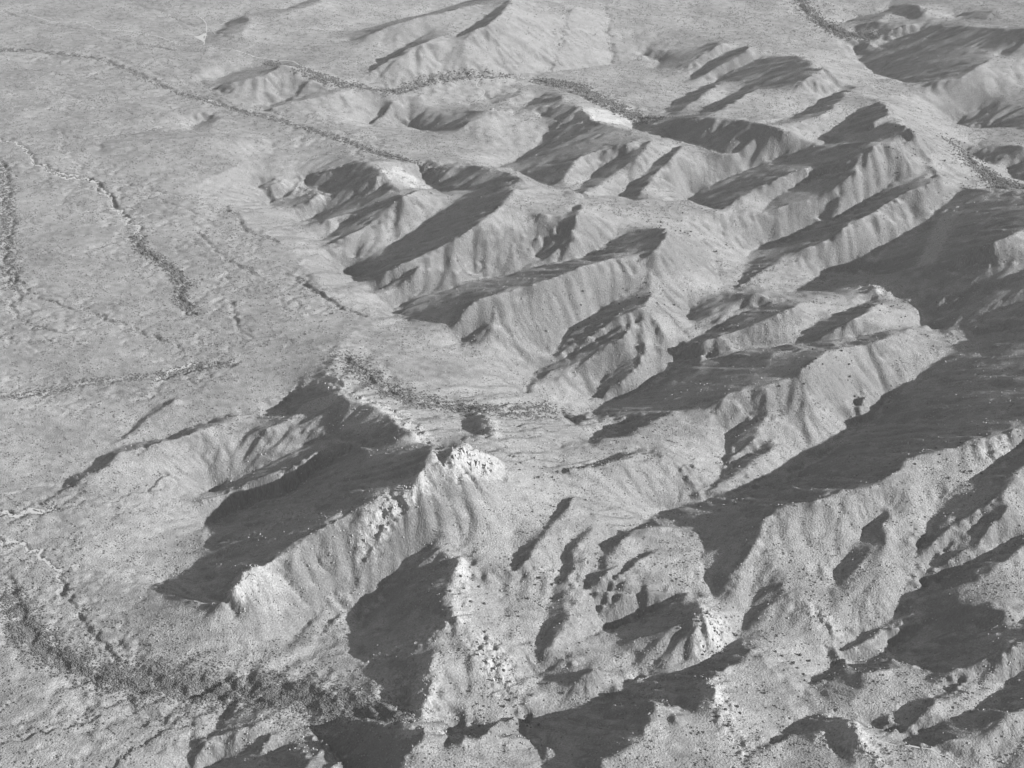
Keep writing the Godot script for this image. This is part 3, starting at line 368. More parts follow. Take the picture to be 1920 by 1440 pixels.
	gully(24, [292.2, -893.4, 36.7, 306.1, -899.0, 42.9, 318.5, -903.7, 52.6, 339.8, -908.5, 57.1, 361.3, -923.5, 59.2, 371.3, -923.9, 63.1, 392.4, -931.3, 65.9, 421.9, -957.2, 56.2, 446.8, -971.3, 54.8])
	crest(24, [290.0, -876.3, 46.6, 308.4, -870.6, 57.2, 324.3, -873.4, 60.2, 341.2, -886.6, 63.9, 354.9, -896.8, 66.8, 364.8, -904.1, 67.6, 388.6, -921.2, 70.1, 417.1, -947.9, 66.5, 445.4, -972.7, 64.9])
	gully(24, [221.2, -826.8, 31.5, 239.5, -850.6, 30.0, 255.1, -857.0, 34.3, 272.3, -869.3, 37.4, 280.5, -871.1, 43.5, 288.7, -884.8, 42.6, 303.3, -887.7, 43.3])
	crest(24, [222.0, -824.9, 31.2, 238.2, -836.9, 34.0, 253.8, -846.2, 35.8, 269.1, -850.8, 38.7, 286.6, -856.0, 41.6, 300.0, -852.9, 51.3, 315.2, -848.6, 60.4])
	gully(24, [258.3, -844.3, 25.3, 265.2, -844.1, 28.7, 277.8, -849.0, 34.5, 293.7, -852.4, 42.5, 307.3, -849.6, 53.8, 321.8, -843.9, 61.3, 330.8, -831.3, 65.1])
	crest(24, [258.3, -837.6, 25.5, 265.9, -831.8, 30.6, 278.0, -829.2, 36.9, 296.6, -831.1, 44.5, 311.9, -825.8, 54.6, 321.6, -823.1, 61.1, 331.8, -827.5, 65.7])
	gully(24, [253.4, -824.5, 31.0, 273.4, -828.6, 32.4, 284.5, -826.1, 37.1, 303.1, -828.6, 45.6, 318.6, -827.2, 53.0, 329.1, -822.7, 61.9, 343.5, -828.2, 63.0, 368.1, -846.6, 56.3, 394.5, -867.5, 48.0, 421.5, -888.0, 40.3])
	crest(24, [251.8, -810.1, 40.5, 268.5, -801.2, 41.4, 275.5, -790.5, 48.7, 284.3, -785.4, 51.4, 300.9, -787.6, 53.9, 314.3, -789.8, 60.9, 326.9, -794.6, 66.3, 334.0, -798.6, 68.4, 349.6, -808.8, 71.4, 370.1, -829.4, 66.5, 393.4, -855.2, 58.2, 418.4, -883.6, 48.6])
	gully(24, [238.7, -731.7, 45.4, 250.1, -737.4, 44.2, 259.6, -737.4, 48.1, 269.4, -738.8, 51.9, 281.0, -745.1, 51.4, 298.3, -758.8, 50.0, 317.2, -777.3, 48.8, 331.7, -782.7, 54.0, 350.9, -791.7, 58.8, 367.9, -795.5, 67.8, 386.6, -803.0, 73.9])
	crest(24, [241.9, -712.6, 56.5, 253.9, -709.8, 59.1, 267.5, -713.4, 60.1, 286.3, -711.9, 61.4, 292.9, -715.7, 63.5, 300.4, -724.1, 65.8, 316.6, -736.6, 64.7, 337.5, -751.4, 65.0, 359.2, -766.8, 65.2, 381.5, -782.9, 65.1])
	crest(24, [222.5, -814.3, 31.1, 236.9, -815.5, 33.2, 251.4, -817.2, 34.7, 265.0, -813.2, 33.9, 275.0, -798.9, 41.5, 283.9, -778.3, 54.1])
	crest(24, [298.0, -770.6, 49.6, 307.3, -756.3, 53.0, 300.1, -725.0, 65.1, 300.4, -712.5, 61.3])
	# low hill cut by two black bowls along the bottom edge
	crest(25, [-7.6, -762.2, 28.5, -15.7, -736.8, 43.4, -25.9, -729.4, 41.4])
	gully(25, [51.1, -686.9, 48.4, 41.3, -694.2, 47.5, 31.7, -711.0, 37.8, 20.9, -723.2, 33.0, 19.0, -732.6, 31.5, 13.7, -753.7, 21.3, 8.1, -783.2, 10.4, 28.4, -789.1, 12.6, 45.0, -791.1, 17.8, 64.1, -798.3, 17.5, 74.2, -791.8, 23.3, 83.1, -776.1, 36.9])
	crest(25, [30.5, -685.9, 38.6, 38.7, -701.5, 34.8, 46.3, -705.0, 42.5, 49.9, -702.9, 50.1, 65.3, -709.0, 52.6, 78.9, -718.2, 52.8, 82.1, -731.9, 55.6, 87.3, -742.4, 55.0, 90.2, -750.2, 55.2, 88.5, -756.7, 53.0])
	gully(25, [15.8, -830.5, 14.6, 33.0, -832.4, 17.6, 51.2, -831.8, 20.5])
	crest(25, [17.1, -820.7, 14.3, 36.0, -812.8, 20.4, 47.4, -811.4, 26.2, 55.5, -817.3, 29.6])
	gully(25, [69.5, -802.1, 23.0, 75.7, -812.8, 19.5, 85.1, -816.7, 17.1])
	crest(25, [74.8, -799.1, 21.0, 82.6, -789.3, 29.3, 90.3, -795.8, 27.0])
	crest(25, [56.1, -827.9, 22.2, 68.0, -823.7, 21.1, 79.5, -816.8, 22.2, 87.7, -802.8, 25.9, 94.6, -780.5, 36.8, 101.7, -751.6, 50.5, 99.8, -734.6, 56.6])
	crest(25, [-61.2, -752.7, 33.3, -50.2, -767.5, 21.0, -38.8, -781.4, 9.6, -22.8, -776.7, 15.0, -7.0, -777.5, 15.4, 8.9, -789.2, 5.1])
	crest(25, [90.1, -744.5, 54.4, 99.1, -731.7, 52.8, 95.8, -713.3, 52.1, 92.9, -697.2, 49.9])
	# small bright knob with black shadow at the bottom left of the hills
	gully(26, [-89.1, -683.8, 38.1, -97.2, -700.6, 34.3, -106.2, -722.5, 26.2, -117.2, -749.1, 16.4, -128.8, -774.8, 6.8, -135.5, -790.2, 2.4, -121.5, -793.3, 2.9, -107.7, -784.2, 11.3, -94.0, -773.7, 21.0, -80.3, -763.4, 27.8, -67.2, -756.0, 32.1])
	crest(26, [-80.8, -676.9, 43.8, -76.0, -689.5, 44.4, -71.1, -703.2, 44.2, -67.3, -714.2, 43.9, -60.7, -721.0, 45.1, -54.6, -728.9, 45.3, -58.9, -745.8, 39.4])
	gully(26, [-40.4, -778.8, 11.5, -36.5, -752.1, 26.7, -31.1, -728.7, 44.2])
	gully(26, [-215.9, -734.3, -3.0, -210.2, -752.1, -10.6, -202.1, -762.3, -10.9, -194.6, -768.8, -8.9, -183.2, -766.6, -3.9, -172.5, -766.7, -1.1, -160.8, -781.3, 4.3])
	crest(26, [-137.0, -697.2, 22.3, -131.5, -697.6, 35.8, -128.4, -711.0, 37.0, -128.4, -751.8, 17.1, -138.9, -763.2, 8.6, -153.6, -767.5, 1.0, -166.0, -760.5, 3.7, -158.9, -774.6, 7.5])
	gully(26, [-205.3, -785.9, -1.3, -199.4, -801.3, -2.7, -189.6, -809.4, 0.5, -176.9, -805.0, 2.0])
	crest(26, [-201.3, -778.8, 1.4, -185.7, -778.0, 4.4, -172.1, -783.1, 8.2, -163.2, -792.1, 6.3])
	crest(26, [-157.0, -793.0, 5.4, -146.0, -790.6, 4.9, -135.7, -791.7, 1.0, -123.4, -774.6, -2.9, -110.3, -750.5, 0.1, -100.4, -725.1, 11.2, -91.2, -702.7, 20.1])
	gully(26, [-171.5, -845.1, 3.4, -155.4, -836.3, 5.2, -139.5, -827.9, 6.7, -123.7, -818.7, 9.0, -108.2, -807.4, 9.2, -92.2, -790.7, 14.4, -78.7, -777.9, 20.5, -65.8, -768.7, 23.6])
	# round craggy hill in the bottom right corner
	crest(27, [191.6, -767.1, 42.4, 200.4, -789.4, 37.3, 208.7, -796.8, 37.8, 224.6, -794.0, 42.4, 240.8, -790.5, 47.6, 257.4, -800.6, 43.7])
	gully(27, [230.8, -741.5, 45.4, 248.4, -755.8, 45.1, 261.9, -761.5, 47.7, 277.3, -772.5, 47.1, 288.9, -782.3, 45.9])
	crest(27, [230.7, -728.8, 51.8, 246.2, -735.5, 50.7, 261.6, -746.4, 54.1, 276.8, -762.0, 51.6, 293.0, -780.5, 50.1])
	gully(27, [157.1, -714.2, 51.3, 170.4, -731.1, 48.1, 181.1, -727.2, 50.7, 190.1, -723.3, 52.5, 195.2, -714.6, 50.9, 201.1, -703.4, 52.6])
	crest(27, [165.0, -733.3, 44.8, 175.0, -746.3, 41.5, 186.0, -751.8, 42.0, 195.4, -749.8, 46.0, 203.0, -740.2, 53.0, 208.0, -726.8, 60.5, 209.0, -715.5, 60.7, 212.7, -707.6, 57.2])
	crest(27, [127.1, -791.8, 42.1, 131.3, -765.6, 49.4, 130.4, -748.6, 50.9, 129.7, -732.9, 51.6, 133.9, -721.9, 49.6, 137.8, -709.5, 49.1, 144.0, -696.4, 50.6, 151.1, -689.1, 47.0, 157.1, -676.9, 48.1])
	crest(27, [159.5, -725.1, 41.3, 165.6, -735.9, 42.5, 174.7, -744.8, 42.9, 185.3, -748.8, 44.6, 195.6, -750.4, 45.4, 206.3, -752.3, 42.4, 217.3, -747.6, 42.2, 228.8, -745.0, 40.1, 236.8, -736.0, 41.5, 243.8, -724.9, 45.0, 251.6, -713.0, 52.3, 260.6, -705.3, 56.0, 268.6, -698.6, 55.4, 276.4, -691.5, 55.2, 284.7, -685.4, 54.0, 293.2, -679.8, 52.3])
	gully(27, [214.7, -762.5, 45.5, 230.4, -781.1, 45.2, 241.1, -787.5, 46.5, 254.2, -800.9, 42.1])
	gully(27, [142.0, -705.8, 50.4, 150.7, -721.0, 49.4, 160.8, -742.0, 43.6, 159.8, -723.6, 42.7])
	# slope with rocky pale crest between the bowls and the round hill
	gully(28, [194.5, -785.5, 37.0, 199.2, -803.5, 30.9, 206.0, -814.1, 27.2, 226.2, -829.1, 22.7, 233.0, -828.5, 26.0, 252.2, -826.5, 29.4])
	gully(28, [90.3, -816.8, 21.7, 102.7, -815.8, 25.3, 115.8, -820.2, 24.4, 130.5, -823.9, 26.9, 142.8, -836.0, 27.8, 155.3, -848.4, 28.5])
	crest(28, [90.8, -803.8, 28.4, 101.7, -789.3, 36.0, 104.0, -771.3, 40.1, 110.0, -754.9, 46.4, 123.0, -749.4, 50.7, 128.3, -762.8, 54.4, 125.8, -781.4, 50.3, 133.0, -796.1, 45.2, 147.0, -799.8, 43.5, 161.9, -820.8, 37.2, 161.2, -824.7, 40.0])
	crest(28, [71.0, -857.1, 19.7, 83.6, -852.5, 24.6, 96.2, -849.1, 28.4, 114.3, -848.1, 33.9, 131.0, -842.4, 40.6, 132.6, -853.3, 45.9, 133.5, -878.2, 37.7, 126.7, -896.6, 30.9])
	crest(28, [127.3, -901.0, 27.7, 137.1, -887.1, 31.9, 151.3, -877.2, 30.0, 155.9, -847.7, 29.5])
	crest(28, [155.4, -844.8, 30.9, 162.7, -826.3, 37.3, 172.3, -807.0, 39.4, 177.4, -789.4, 41.6, 182.9, -774.6, 41.8, 191.2, -752.5, 41.8])
	crest(28, [80.5, -830.9, 19.9, 88.2, -838.7, 24.0, 96.0, -846.6, 28.1, 110.8, -850.6, 35.4, 125.5, -854.4, 42.8])
	gully(28, [191.7, -860.0, 33.9, 194.1, -845.1, 32.8, 196.4, -830.4, 31.8, 199.8, -806.3, 29.5])
	gully(28, [168.2, -816.4, 40.8, 172.4, -785.4, 42.7, 176.5, -756.9, 43.7, 181.3, -743.6, 42.2])
	# low hill with gentle grey folds beside the far dirt track
	gully(29, [-475.3, -2415.5, 1.6, -462.1, -2465.6, 2.9, -454.2, -2498.4, 4.2, -443.2, -2512.6, 4.7])
	crest(29, [-461.5, -2363.8, 11.5, -423.4, -2362.4, 16.9, -414.0, -2412.6, 19.6, -429.0, -2455.5, 18.8])
	gully(29, [-438.8, -2195.5, -6.3, -411.0, -2221.2, -0.8, -381.6, -2238.7, 2.7, -348.8, -2233.2, 6.9])
	crest(29, [-421.5, -2124.2, 8.8, -387.0, -2126.5, 15.9, -350.2, -2137.6, 21.7, -334.7, -2161.8, 27.4])
	gully(29, [-342.4, -2082.0, -6.1, -309.2, -2101.1, -0.9, -270.4, -2096.6, 8.4, -241.6, -2110.4, 10.9])
	crest(29, [-332.6, -2034.8, 6.8, -301.7, -2057.8, 8.2, -265.2, -2070.7, 10.8, -237.8, -2089.5, 14.7])
	gully(29, [-314.5, -2102.2, 0.4, -303.1, -2118.4, 8.3, -283.2, -2115.9, 19.3])
	crest(29, [-311.4, -2095.7, 1.0, -295.4, -2104.5, 7.4, -281.3, -2118.3, 16.9])
	gully(29, [-436.5, -1983.8, -4.9, -425.6, -2010.8, -5.4, -412.5, -2022.8, 0.3])
	crest(29, [-431.1, -1974.1, -4.5, -406.6, -1967.9, 0.7, -397.7, -1993.4, 5.2])
	gully(29, [-197.9, -2023.9, -13.8, -184.7, -2066.3, -9.3, -177.6, -2076.7, 1.1])
	crest(29, [-193.6, -2009.4, -10.2, -177.5, -2049.7, -6.7, -167.5, -2071.5, 2.9])
	crest(29, [-336.3, -2153.0, 31.0, -306.6, -2156.9, 25.8, -282.3, -2142.8, 20.4, -257.8, -2124.5, 16.5, -234.7, -2119.8, 14.1, -211.6, -2114.0, 12.1])
	crest(29, [-460.6, -2027.5, 2.5, -440.5, -2038.0, 3.5, -407.7, -2017.6, 2.9])
	gully(29, [-382.9, -2043.6, 0.8, -358.7, -2030.0, 1.6, -334.8, -2016.6, 2.4, -309.8, -1992.5, 3.3, -285.3, -1969.4, 3.9, -261.9, -1951.9, 4.5, -238.9, -1935.1, 5.0, -215.5, -1909.7, 5.0, -192.5, -1884.4, 5.2, -166.9, -1863.6, 3.9, -141.1, -1834.4, 5.9, -114.1, -1829.5, 1.4, -86.1, -1801.0, 5.9])


# ---------------------------------------------------------------- relief
func relax_relief():
	var h := PackedFloat32Array(); var pw := 0; var ph := 0
	for lv in [[64.0, 160], [32.0, 120], [16.0, 90], [8.0, 70], [4.0, 36]]:
		var st: float = lv[0]
		var w := int((NX * ST) / st) + 1; var d := int((NZ * ST) / st) + 1
		if st == ST: w = NX; d = NZ
		var cnt := PackedFloat32Array(); cnt.resize(w * d)
		var sum := PackedFloat32Array(); sum.resize(w * d)
		for s in survey:
			var v: PackedVector3Array = s[1]
			for k in v.size() - 1:
				var a := v[k]; var b := v[k + 1]
				var n := maxi(1, int(ceil(Vector2(b.x - a.x, b.z - a.z).length() / (st * 0.5))))
				for q in n + 1:
					var p := a.lerp(b, float(q) / n)
					var i := int(round((p.x - X0) / st)); var j := int(round((p.z - Z0) / st))
					if i >= 0 and j >= 0 and i < w and j < d:
						cnt[j * w + i] += 1.0; sum[j * w + i] += p.y
		var g := PackedFloat32Array(); g.resize(w * d)
		if h.is_empty(): g.fill(10.0)
		else:
			for j in d:
				var fj := minf(j * float(ph - 1) / (d - 1), ph - 1.001); var jj := int(fj); fj -= jj
				for i in w:
					var fi := minf(i * float(pw - 1) / (w - 1), pw - 1.001); var ii := int(fi); fi -= ii
					var o := jj * pw + ii
					g[j * w + i] = lerpf(lerpf(h[o], h[o + 1], fi), lerpf(h[o + pw], h[o + pw + 1], fi), fj)
		for k in w * d:
			if cnt[k] > 0.0: g[k] = sum[k] / cnt[k]
		for it in lv[1]:
			for j in range(1, d - 1):
				var o := j * w
				for k in range(o + 1, o + w - 1):
					if cnt[k] == 0.0:
						g[k] += 0.42 * (g[k - 1] + g[k + 1] + g[k - w] + g[k + w] - 4.0 * g[k])
			for j in d: g[j * w] = g[j * w + 1]; g[j * w + w - 1] = g[j * w + w - 2]
			for i in w: g[i] = g[i + w]; g[(d - 1) * w + i] = g[(d - 2) * w + i]
		h = g; pw = w; ph = d
	G = h
	soften(0.12)
	# each cell belongs to the landform whose crest or gully line is nearest
	own.resize(NX * NZ); own.fill(255)
	var front := PackedInt32Array()
	for s in survey:
		var v: PackedVector3Array = s[1]
		for k in v.size() - 1:
			for q in 40:
				var p := v[k].lerp(v[k + 1], q / 39.0)
				var i := int((p.x - X0) / ST); var j := int((p.z - Z0) / ST)
				if i > 0 and j > 0 and i < NX - 1 and j < NZ - 1 and own[j * NX + i] == 255:
					own[j * NX + i] = s[0]; front.append(j * NX + i)
	while not front.is_empty():
		var nxt := PackedInt32Array()
		for c in front:
			for o in [c - 1, c + 1, c - NX, c + NX]:
				if o >= 0 and o < NX * NZ and own[o] == 255:
					own[o] = own[c]; nxt.append(o)
		front = nxt

func soften(t: float):
	var s := G.duplicate()
	for j in range(1, NZ - 1):
		for k in range(j * NX + 1, j * NX + NX - 1):
			G[k] = s[k] + t * (0.25 * (s[k - 1] + s[k + 1] + s[k - NX] + s[k + NX]) - s[k])

# ravines and rills that run down the slope: sharp-edged stripes across the contour, blended from jittered cells
func stripe(x: float, z: float, px: float, pz: float, wl: float, sd: int) -> float:
	var cell := wl * 1.3
	var bi := int(floor(x / cell - 0.5)); var bj := int(floor(z / cell - 0.5))
	var cs := 0.0; var sn := 0.0
	for b in [bj, bj + 1]:
		for a in [bi, bi + 1]:
			var hh: int = (a * 73856093) ^ (b * 19349663) ^ (sd * 83492791)
			hh = (hh ^ (hh >> 13)) * 1274126177 & 0x7fffffff
			var vx: float = x - (a + 0.25 + 0.5 * (hh & 1023) / 1023.0) * cell; var vz: float = z - (b + 0.25 + 0.5 * ((hh >> 10) & 1023) / 1023.0) * cell
			var w := 1.0 - (vx * vx + vz * vz) / (cell * cell * 1.45)
			if w <= 0.0: continue
			w *= w
			var f := (vx * px + vz * pz) * TAU / wl
			cs += w * cos(f); sn += w * sin(f)
	return asin(cs / (sqrt(cs * cs + sn * sn) + 0.04)) / 1.45

var SX := PackedFloat32Array()
var SZ := PackedFloat32Array()

func rills():
	# [spacing, height, seed, gentlest slope, slope of full depth]
	for oc in [[78.0, 1.1, 10, 0.03, 0.3], [36.0, 1.9, 11, 0.08, 0.45]]:
		var src := G.duplicate()
		for j in range(2, NZ - 2):
			var z := Z0 + j * ST
			for i in range(2, NX - 2):
				var k := j * NX + i
				var gx := (src[k + 2] - src[k - 2]) / (4.0 * ST); var gz := (src[k + 2 * NX] - src[k - 2 * NX]) / (4.0 * ST)
				var sl := sqrt(gx * gx + gz * gz)
				if sl < oc[3]: continue
				var x := X0 + i * ST
				var where := clampf(0.55 + 1.6 * n_patch.get_noise_2d(x * 0.8 + 40.0 * oc[2], z * 0.8), 0.1, 1.3)
				var c := stripe(x, z, -gz / sl, gx / sl, oc[0], oc[2])
				G[k] += oc[1] * where * clampf((sl - oc[3]) / oc[4], 0.0, 1.0) * (c if c > 0.0 else c * 1.6)
	SX.resize(NX * NZ); SZ.resize(NX * NZ)
	for j in range(2, NZ - 2):
		for k in range(j * NX + 2, j * NX + NX - 2):
			SX[k] = (G[k + 2] - G[k - 2]) / (4.0 * ST); SZ[k] = (G[k + 2 * NX] - G[k - 2 * NX]) / (4.0 * ST)

# finer rills, down to the grooves a cloudburst leaves
func fine_rills(x: float, z: float, far: float) -> float:
	var gx := at_grid(SX, x, z); var gz := at_grid(SZ, x, z)
	var sl := sqrt(gx * gx + gz * gz)
	if sl < 0.1: return 0.0
	var m := clampf((sl - 0.1) / 0.4, 0.0, 1.0)
	var where := n_patch.get_noise_2d(x * 0.9 - 300.0, z * 0.9)
	var h := 0.0
	var a := clampf(0.5 + 1.8 * where, 0.08, 1.3)
	var c := stripe(x, z, -gz / sl, gx / sl, 15.0, 12)
	h += 0.85 * a * m * (c if c > 0.0 else c * 1.7)
	if far < 1900.0:
		c = stripe(x, z, -gz / sl, gx / sl, 6.5, 13)
		h += 0.28 * clampf(0.6 - 1.5 * where, 0.1, 1.2) * m * c
	return h

func at_grid(a: PackedFloat32Array, x: float, z: float) -> float:
	var fi := clampf((x - X0) / ST, 0.0, NX - 1.001); var fj := clampf((z - Z0) / ST, 0.0, NZ - 1.001)
	var i := int(fi); var j := int(fj); fi -= i; fj -= j
	var o := j * NX + i
	return lerpf(lerpf(a[o], a[o + 1], fi), lerpf(a[o + NX], a[o + NX + 1], fi), fj)

func ground(x: float, z: float) -> float:
	# relief with fine bumps; beyond the survey it runs out into low swells
	var fi := clampf((x - X0) / fst, 0.0, fnx - 1.001); var fj := clampf((z - Z0) / fst, 0.0, fnz - 1.001)
	var i := int(fi); var j := int(fj); fi -= i; fj -= j
	var o := j * fnx + i
	var h := lerpf(lerpf(F1[o], F1[o + 1], fi), lerpf(F1[o + fnx], F1[o + fnx + 1], fi), fj)
	return h + 0.07 * n_fine.get_noise_2d(x, z) + 0.4 * n_mid.get_noise_2d(x, z)

# ---------------------------------------------------------------- land
const LANDFORMS := [
	["desert_plain", "plain", "wide pale gravel plain streaked with shallow washes left of the hills"],
	["hill", "hill", "broad fluted hill with rilled sunlit face at the top middle"],
	["hill", "hill", "low smooth hill with one long grey fold left of the fluted hill"],
	["mountain_slope", "mountain slope", "long dark slope in full shadow at the top right corner"],
	["hill", "hill", "small jumbled hills with short shadows along the top right edge"],
	["hill", "hill", "far hill combed by parallel shadowed spurs left of the bouldery divide"],
	["ridge", "ridge", "bouldery flat-topped divide running down towards the far canyon"],
	["ridge", "ridge", "far ridge with a bright bare white crest facing the wash"],
	["hill", "hill", "far hill with a small rocky top and gullied front, above the wash"],
	["foothill", "foothill", "jagged low foothills with a white rocky crest at the plain edge"],
	["hill", "hill", "large hill with dark diagonal shadow and fan of rills, mid-left"],
	["hill", "hill", "gullied hill behind the thin crest line, left of centre top"],
	["ridge", "ridge", "ridge with long dark side and lit patch below the divide"],
	["ridge", "ridge", "long ridge sloping down left in parallel shadow stripes under the bouldery divide"],
	["mountain_slope", "mountain slope", "large mountainside wholly in shadow at the right edge, above the middle"],
	["hill", "hill", "broad bulging hill with dotted bright face in the centre of the range"],
	["spur", "spur", "rounded bouldery spur ending in shadow, with three dark gullies"],
	["ridge", "ridge", "long bright ridge face above the wide band of shadow, right of centre"],
	["mountain_slope", "mountain slope", "wide dark diagonal shadowed slope crossing the right half"],
	["ridge", "ridge", "rocky knife-edge ridge throwing a big dark shadow towards the plain"],
	["rise", "rise", "low smooth rises with thin grey shadows at the plain edge"],
	["peak", "peak", "steep rocky pyramid peak with black left side, lower centre"],
	["spur", "spur", "bundle of narrow ribbed spurs right of the pyramid peak"],
	["hill", "hill", "smooth triangular-faced hill with a dark wedge on its left"],
	["ridge", "ridge", "stack of dark-striped ridges at the lower right edge"],
	["hill", "hill", "low hill cut by two black bowls along the bottom edge"],
	["knob", "knob", "small bright knob with black shadow at the bottom left of the hills"],
	["hill", "hill", "round craggy hill in the bottom right corner"],
	["ridge", "ridge", "slope with rocky pale crest between the bowls and the round hill"],
	["hill", "hill", "low hill with gentle grey folds beside the far dirt track"],
]

func land():
	var img := Image.create_from_data(NX, NZ, false, Image.FORMAT_RF, G.to_byte_array())
	fnx = NX * 4; fnz = NZ * 4
	img.resize(fnx, fnz, Image.INTERPOLATE_CUBIC)
	F1 = img.get_data().to_float32_array()
	incise_channels()
	roughen_outcrops()
	# one sheet of ground, finer near by and coarser far off, out to the horizon
	var ds := PackedFloat64Array([20, 120, 250, 360, 450, 520, 565])
	var d := 600.0
	while d < 2948.0: ds.append(d); d *= 1.00135
	for q in [2990, 3080, 3250, 3600, 4300, 5800, 9000, 16000, 30000]: ds.append(q)
	var ss := PackedFloat64Array([-9, -4, -2, -1.2, -0.8, -0.64, -0.57])
	var sx := -0.53
	while sx < 0.64: ss.append(sx); sx += 0.00135
	for q in [0.66, 0.72, 0.85, 1.2, 2, 4, 9]: ss.append(q)
	var w := ss.size(); var hgt := ds.size()
	var P := PackedVector3Array(); P.resize(w * hgt)
	var xe := X0 + (NX - 1) * ST; var ze := Z0 + (NZ - 1) * ST
	for j in hgt:
		var z := -ds[j]
		for i in w:
			var x := ss[i] * ds[j]
			var y := ground(x, z)
			var out := maxf(maxf(X0 - x, x - xe), maxf(Z0 - z, z - ze))
			if out > 0.0:
				y = lerpf(y, 12.0 + 30.0 * n_patch.get_noise_2d(x * 0.2, z * 0.2), clampf(out / 400.0, 0.0, 1.0))
			elif ds[j] > 600.0 and ds[j] < 2900.0 and absf(ss[i]) < 0.52: y += fine_rills(x, z, ds[j])
			P[j * w + i] = Vector3(x, y, z)
	var nrm := PackedVector3Array(); nrm.resize(w * hgt)
	var col := PackedColorArray(); col.resize(w * hgt)
	for j in hgt:
		var ja := maxi(j - 1, 0) * w; var jb := mini(j + 1, hgt - 1) * w
		for i in w:
			var k := j * w + i
			var n := (P[j * w + mini(i + 1, w - 1)] - P[j * w + maxi(i - 1, 0)]).cross(P[jb + i] - P[ja + i]).normalized()
			if n.y < 0.0: n = -n
			nrm[k] = n
			var p := P[k]
			# pale gravel on the flats, darker scrubby soil on the slopes, drifting tone
			var v := lerpf(0.30, 0.175, smoothstep(0.02, 0.2, 1.0 - n.y))
			var level := smoothstep(0.93, 0.99, n.y)
			v *= 1.0 + (0.12 + 0.2 * level) * n_patch.get_noise_2d(p.x, p.z) + (0.1 + 0.22 * level) * n_mid.get_noise_2d(p.x * 1.7 + 300.0, p.z * 1.7) + 0.14 * level * n_mid.get_noise_2d(p.x * 0.25 + p.z * 0.12, p.z * 1.6 - p.x * 0.5)
			for c in [[-181, -921, 24, 0.33], [119, -1966, 47, 0.45], [-132, -1772, 28, 0.45], [-116, -1153, 42, 0.33], [-31, -1035, 21, 0.33], [-13, -829, 17, 0.33], [142, -850, 22, 0.33], [132, -748, 25, 0.33]]:
				var q: float = Vector2(p.x - c[0], p.z - c[1]).length() / c[2]
				if q < 1.0: v = lerpf(v, c[3], (1.0 - smoothstep(0.45, 1.0, q + 0.5 * n_mid.get_noise_2d(p.x, p.z))) * 0.85)
			var rk := at_grid(rocky, p.x, p.z)
			if rk > 0.0: v = lerpf(v, 0.34, smoothstep(0.1, 0.6, rk + 0.5 * n_fine.get_noise_2d(p.x, p.z)))
			col[k] = Color(v, v, v)
	# split the sheet into its landforms along the valleys
	var idx := []
	for q in LANDFORMS.size(): idx.append(PackedInt32Array())
	for j in hgt - 1:
		for i in w - 1:
			var k := j * w + i
			var p := P[k]
			var ci := clampi(int((p.x - X0) / ST), 0, NX - 1); var cj := clampi(int((p.z - Z0) / ST), 0, NZ - 1)
			var a: PackedInt32Array = idx[own[cj * NX + ci]]
			a.append_array([k, k + w, k + 1, k + 1, k + w, k + w + 1])
			idx[own[cj * NX + ci]] = a
	var remap := PackedInt32Array(); remap.resize(w * hgt); remap.fill(-1)
	for q in LANDFORMS.size():
		var a: PackedInt32Array = idx[q]
		if a.is_empty(): continue
		var v := PackedVector3Array(); var nn := PackedVector3Array(); var cc := PackedColorArray(); var uv := PackedVector2Array()
		var used := PackedInt32Array()
		for t in a.size():
			var k := a[t]
			if remap[k] < 0:
				remap[k] = v.size(); used.append(k)
				v.append(P[k]); nn.append(nrm[k]); cc.append(col[k]); uv.append(Vector2(P[k].x, P[k].z) / 190.0)
			a[t] = remap[k]
		for k in used: remap[k] = -1
		var arr := []; arr.resize(Mesh.ARRAY_MAX)
		arr[Mesh.ARRAY_VERTEX] = v; arr[Mesh.ARRAY_NORMAL] = nn; arr[Mesh.ARRAY_COLOR] = cc; arr[Mesh.ARRAY_TEX_UV] = uv; arr[Mesh.ARRAY_INDEX] = a
		var mesh := ArrayMesh.new(); mesh.add_surface_from_arrays(Mesh.PRIMITIVE_TRIANGLES, arr)
		var L = LANDFORMS[q]
		tag(put(L[0], mesh, M.soil), L[2], L[1], "", "structure")


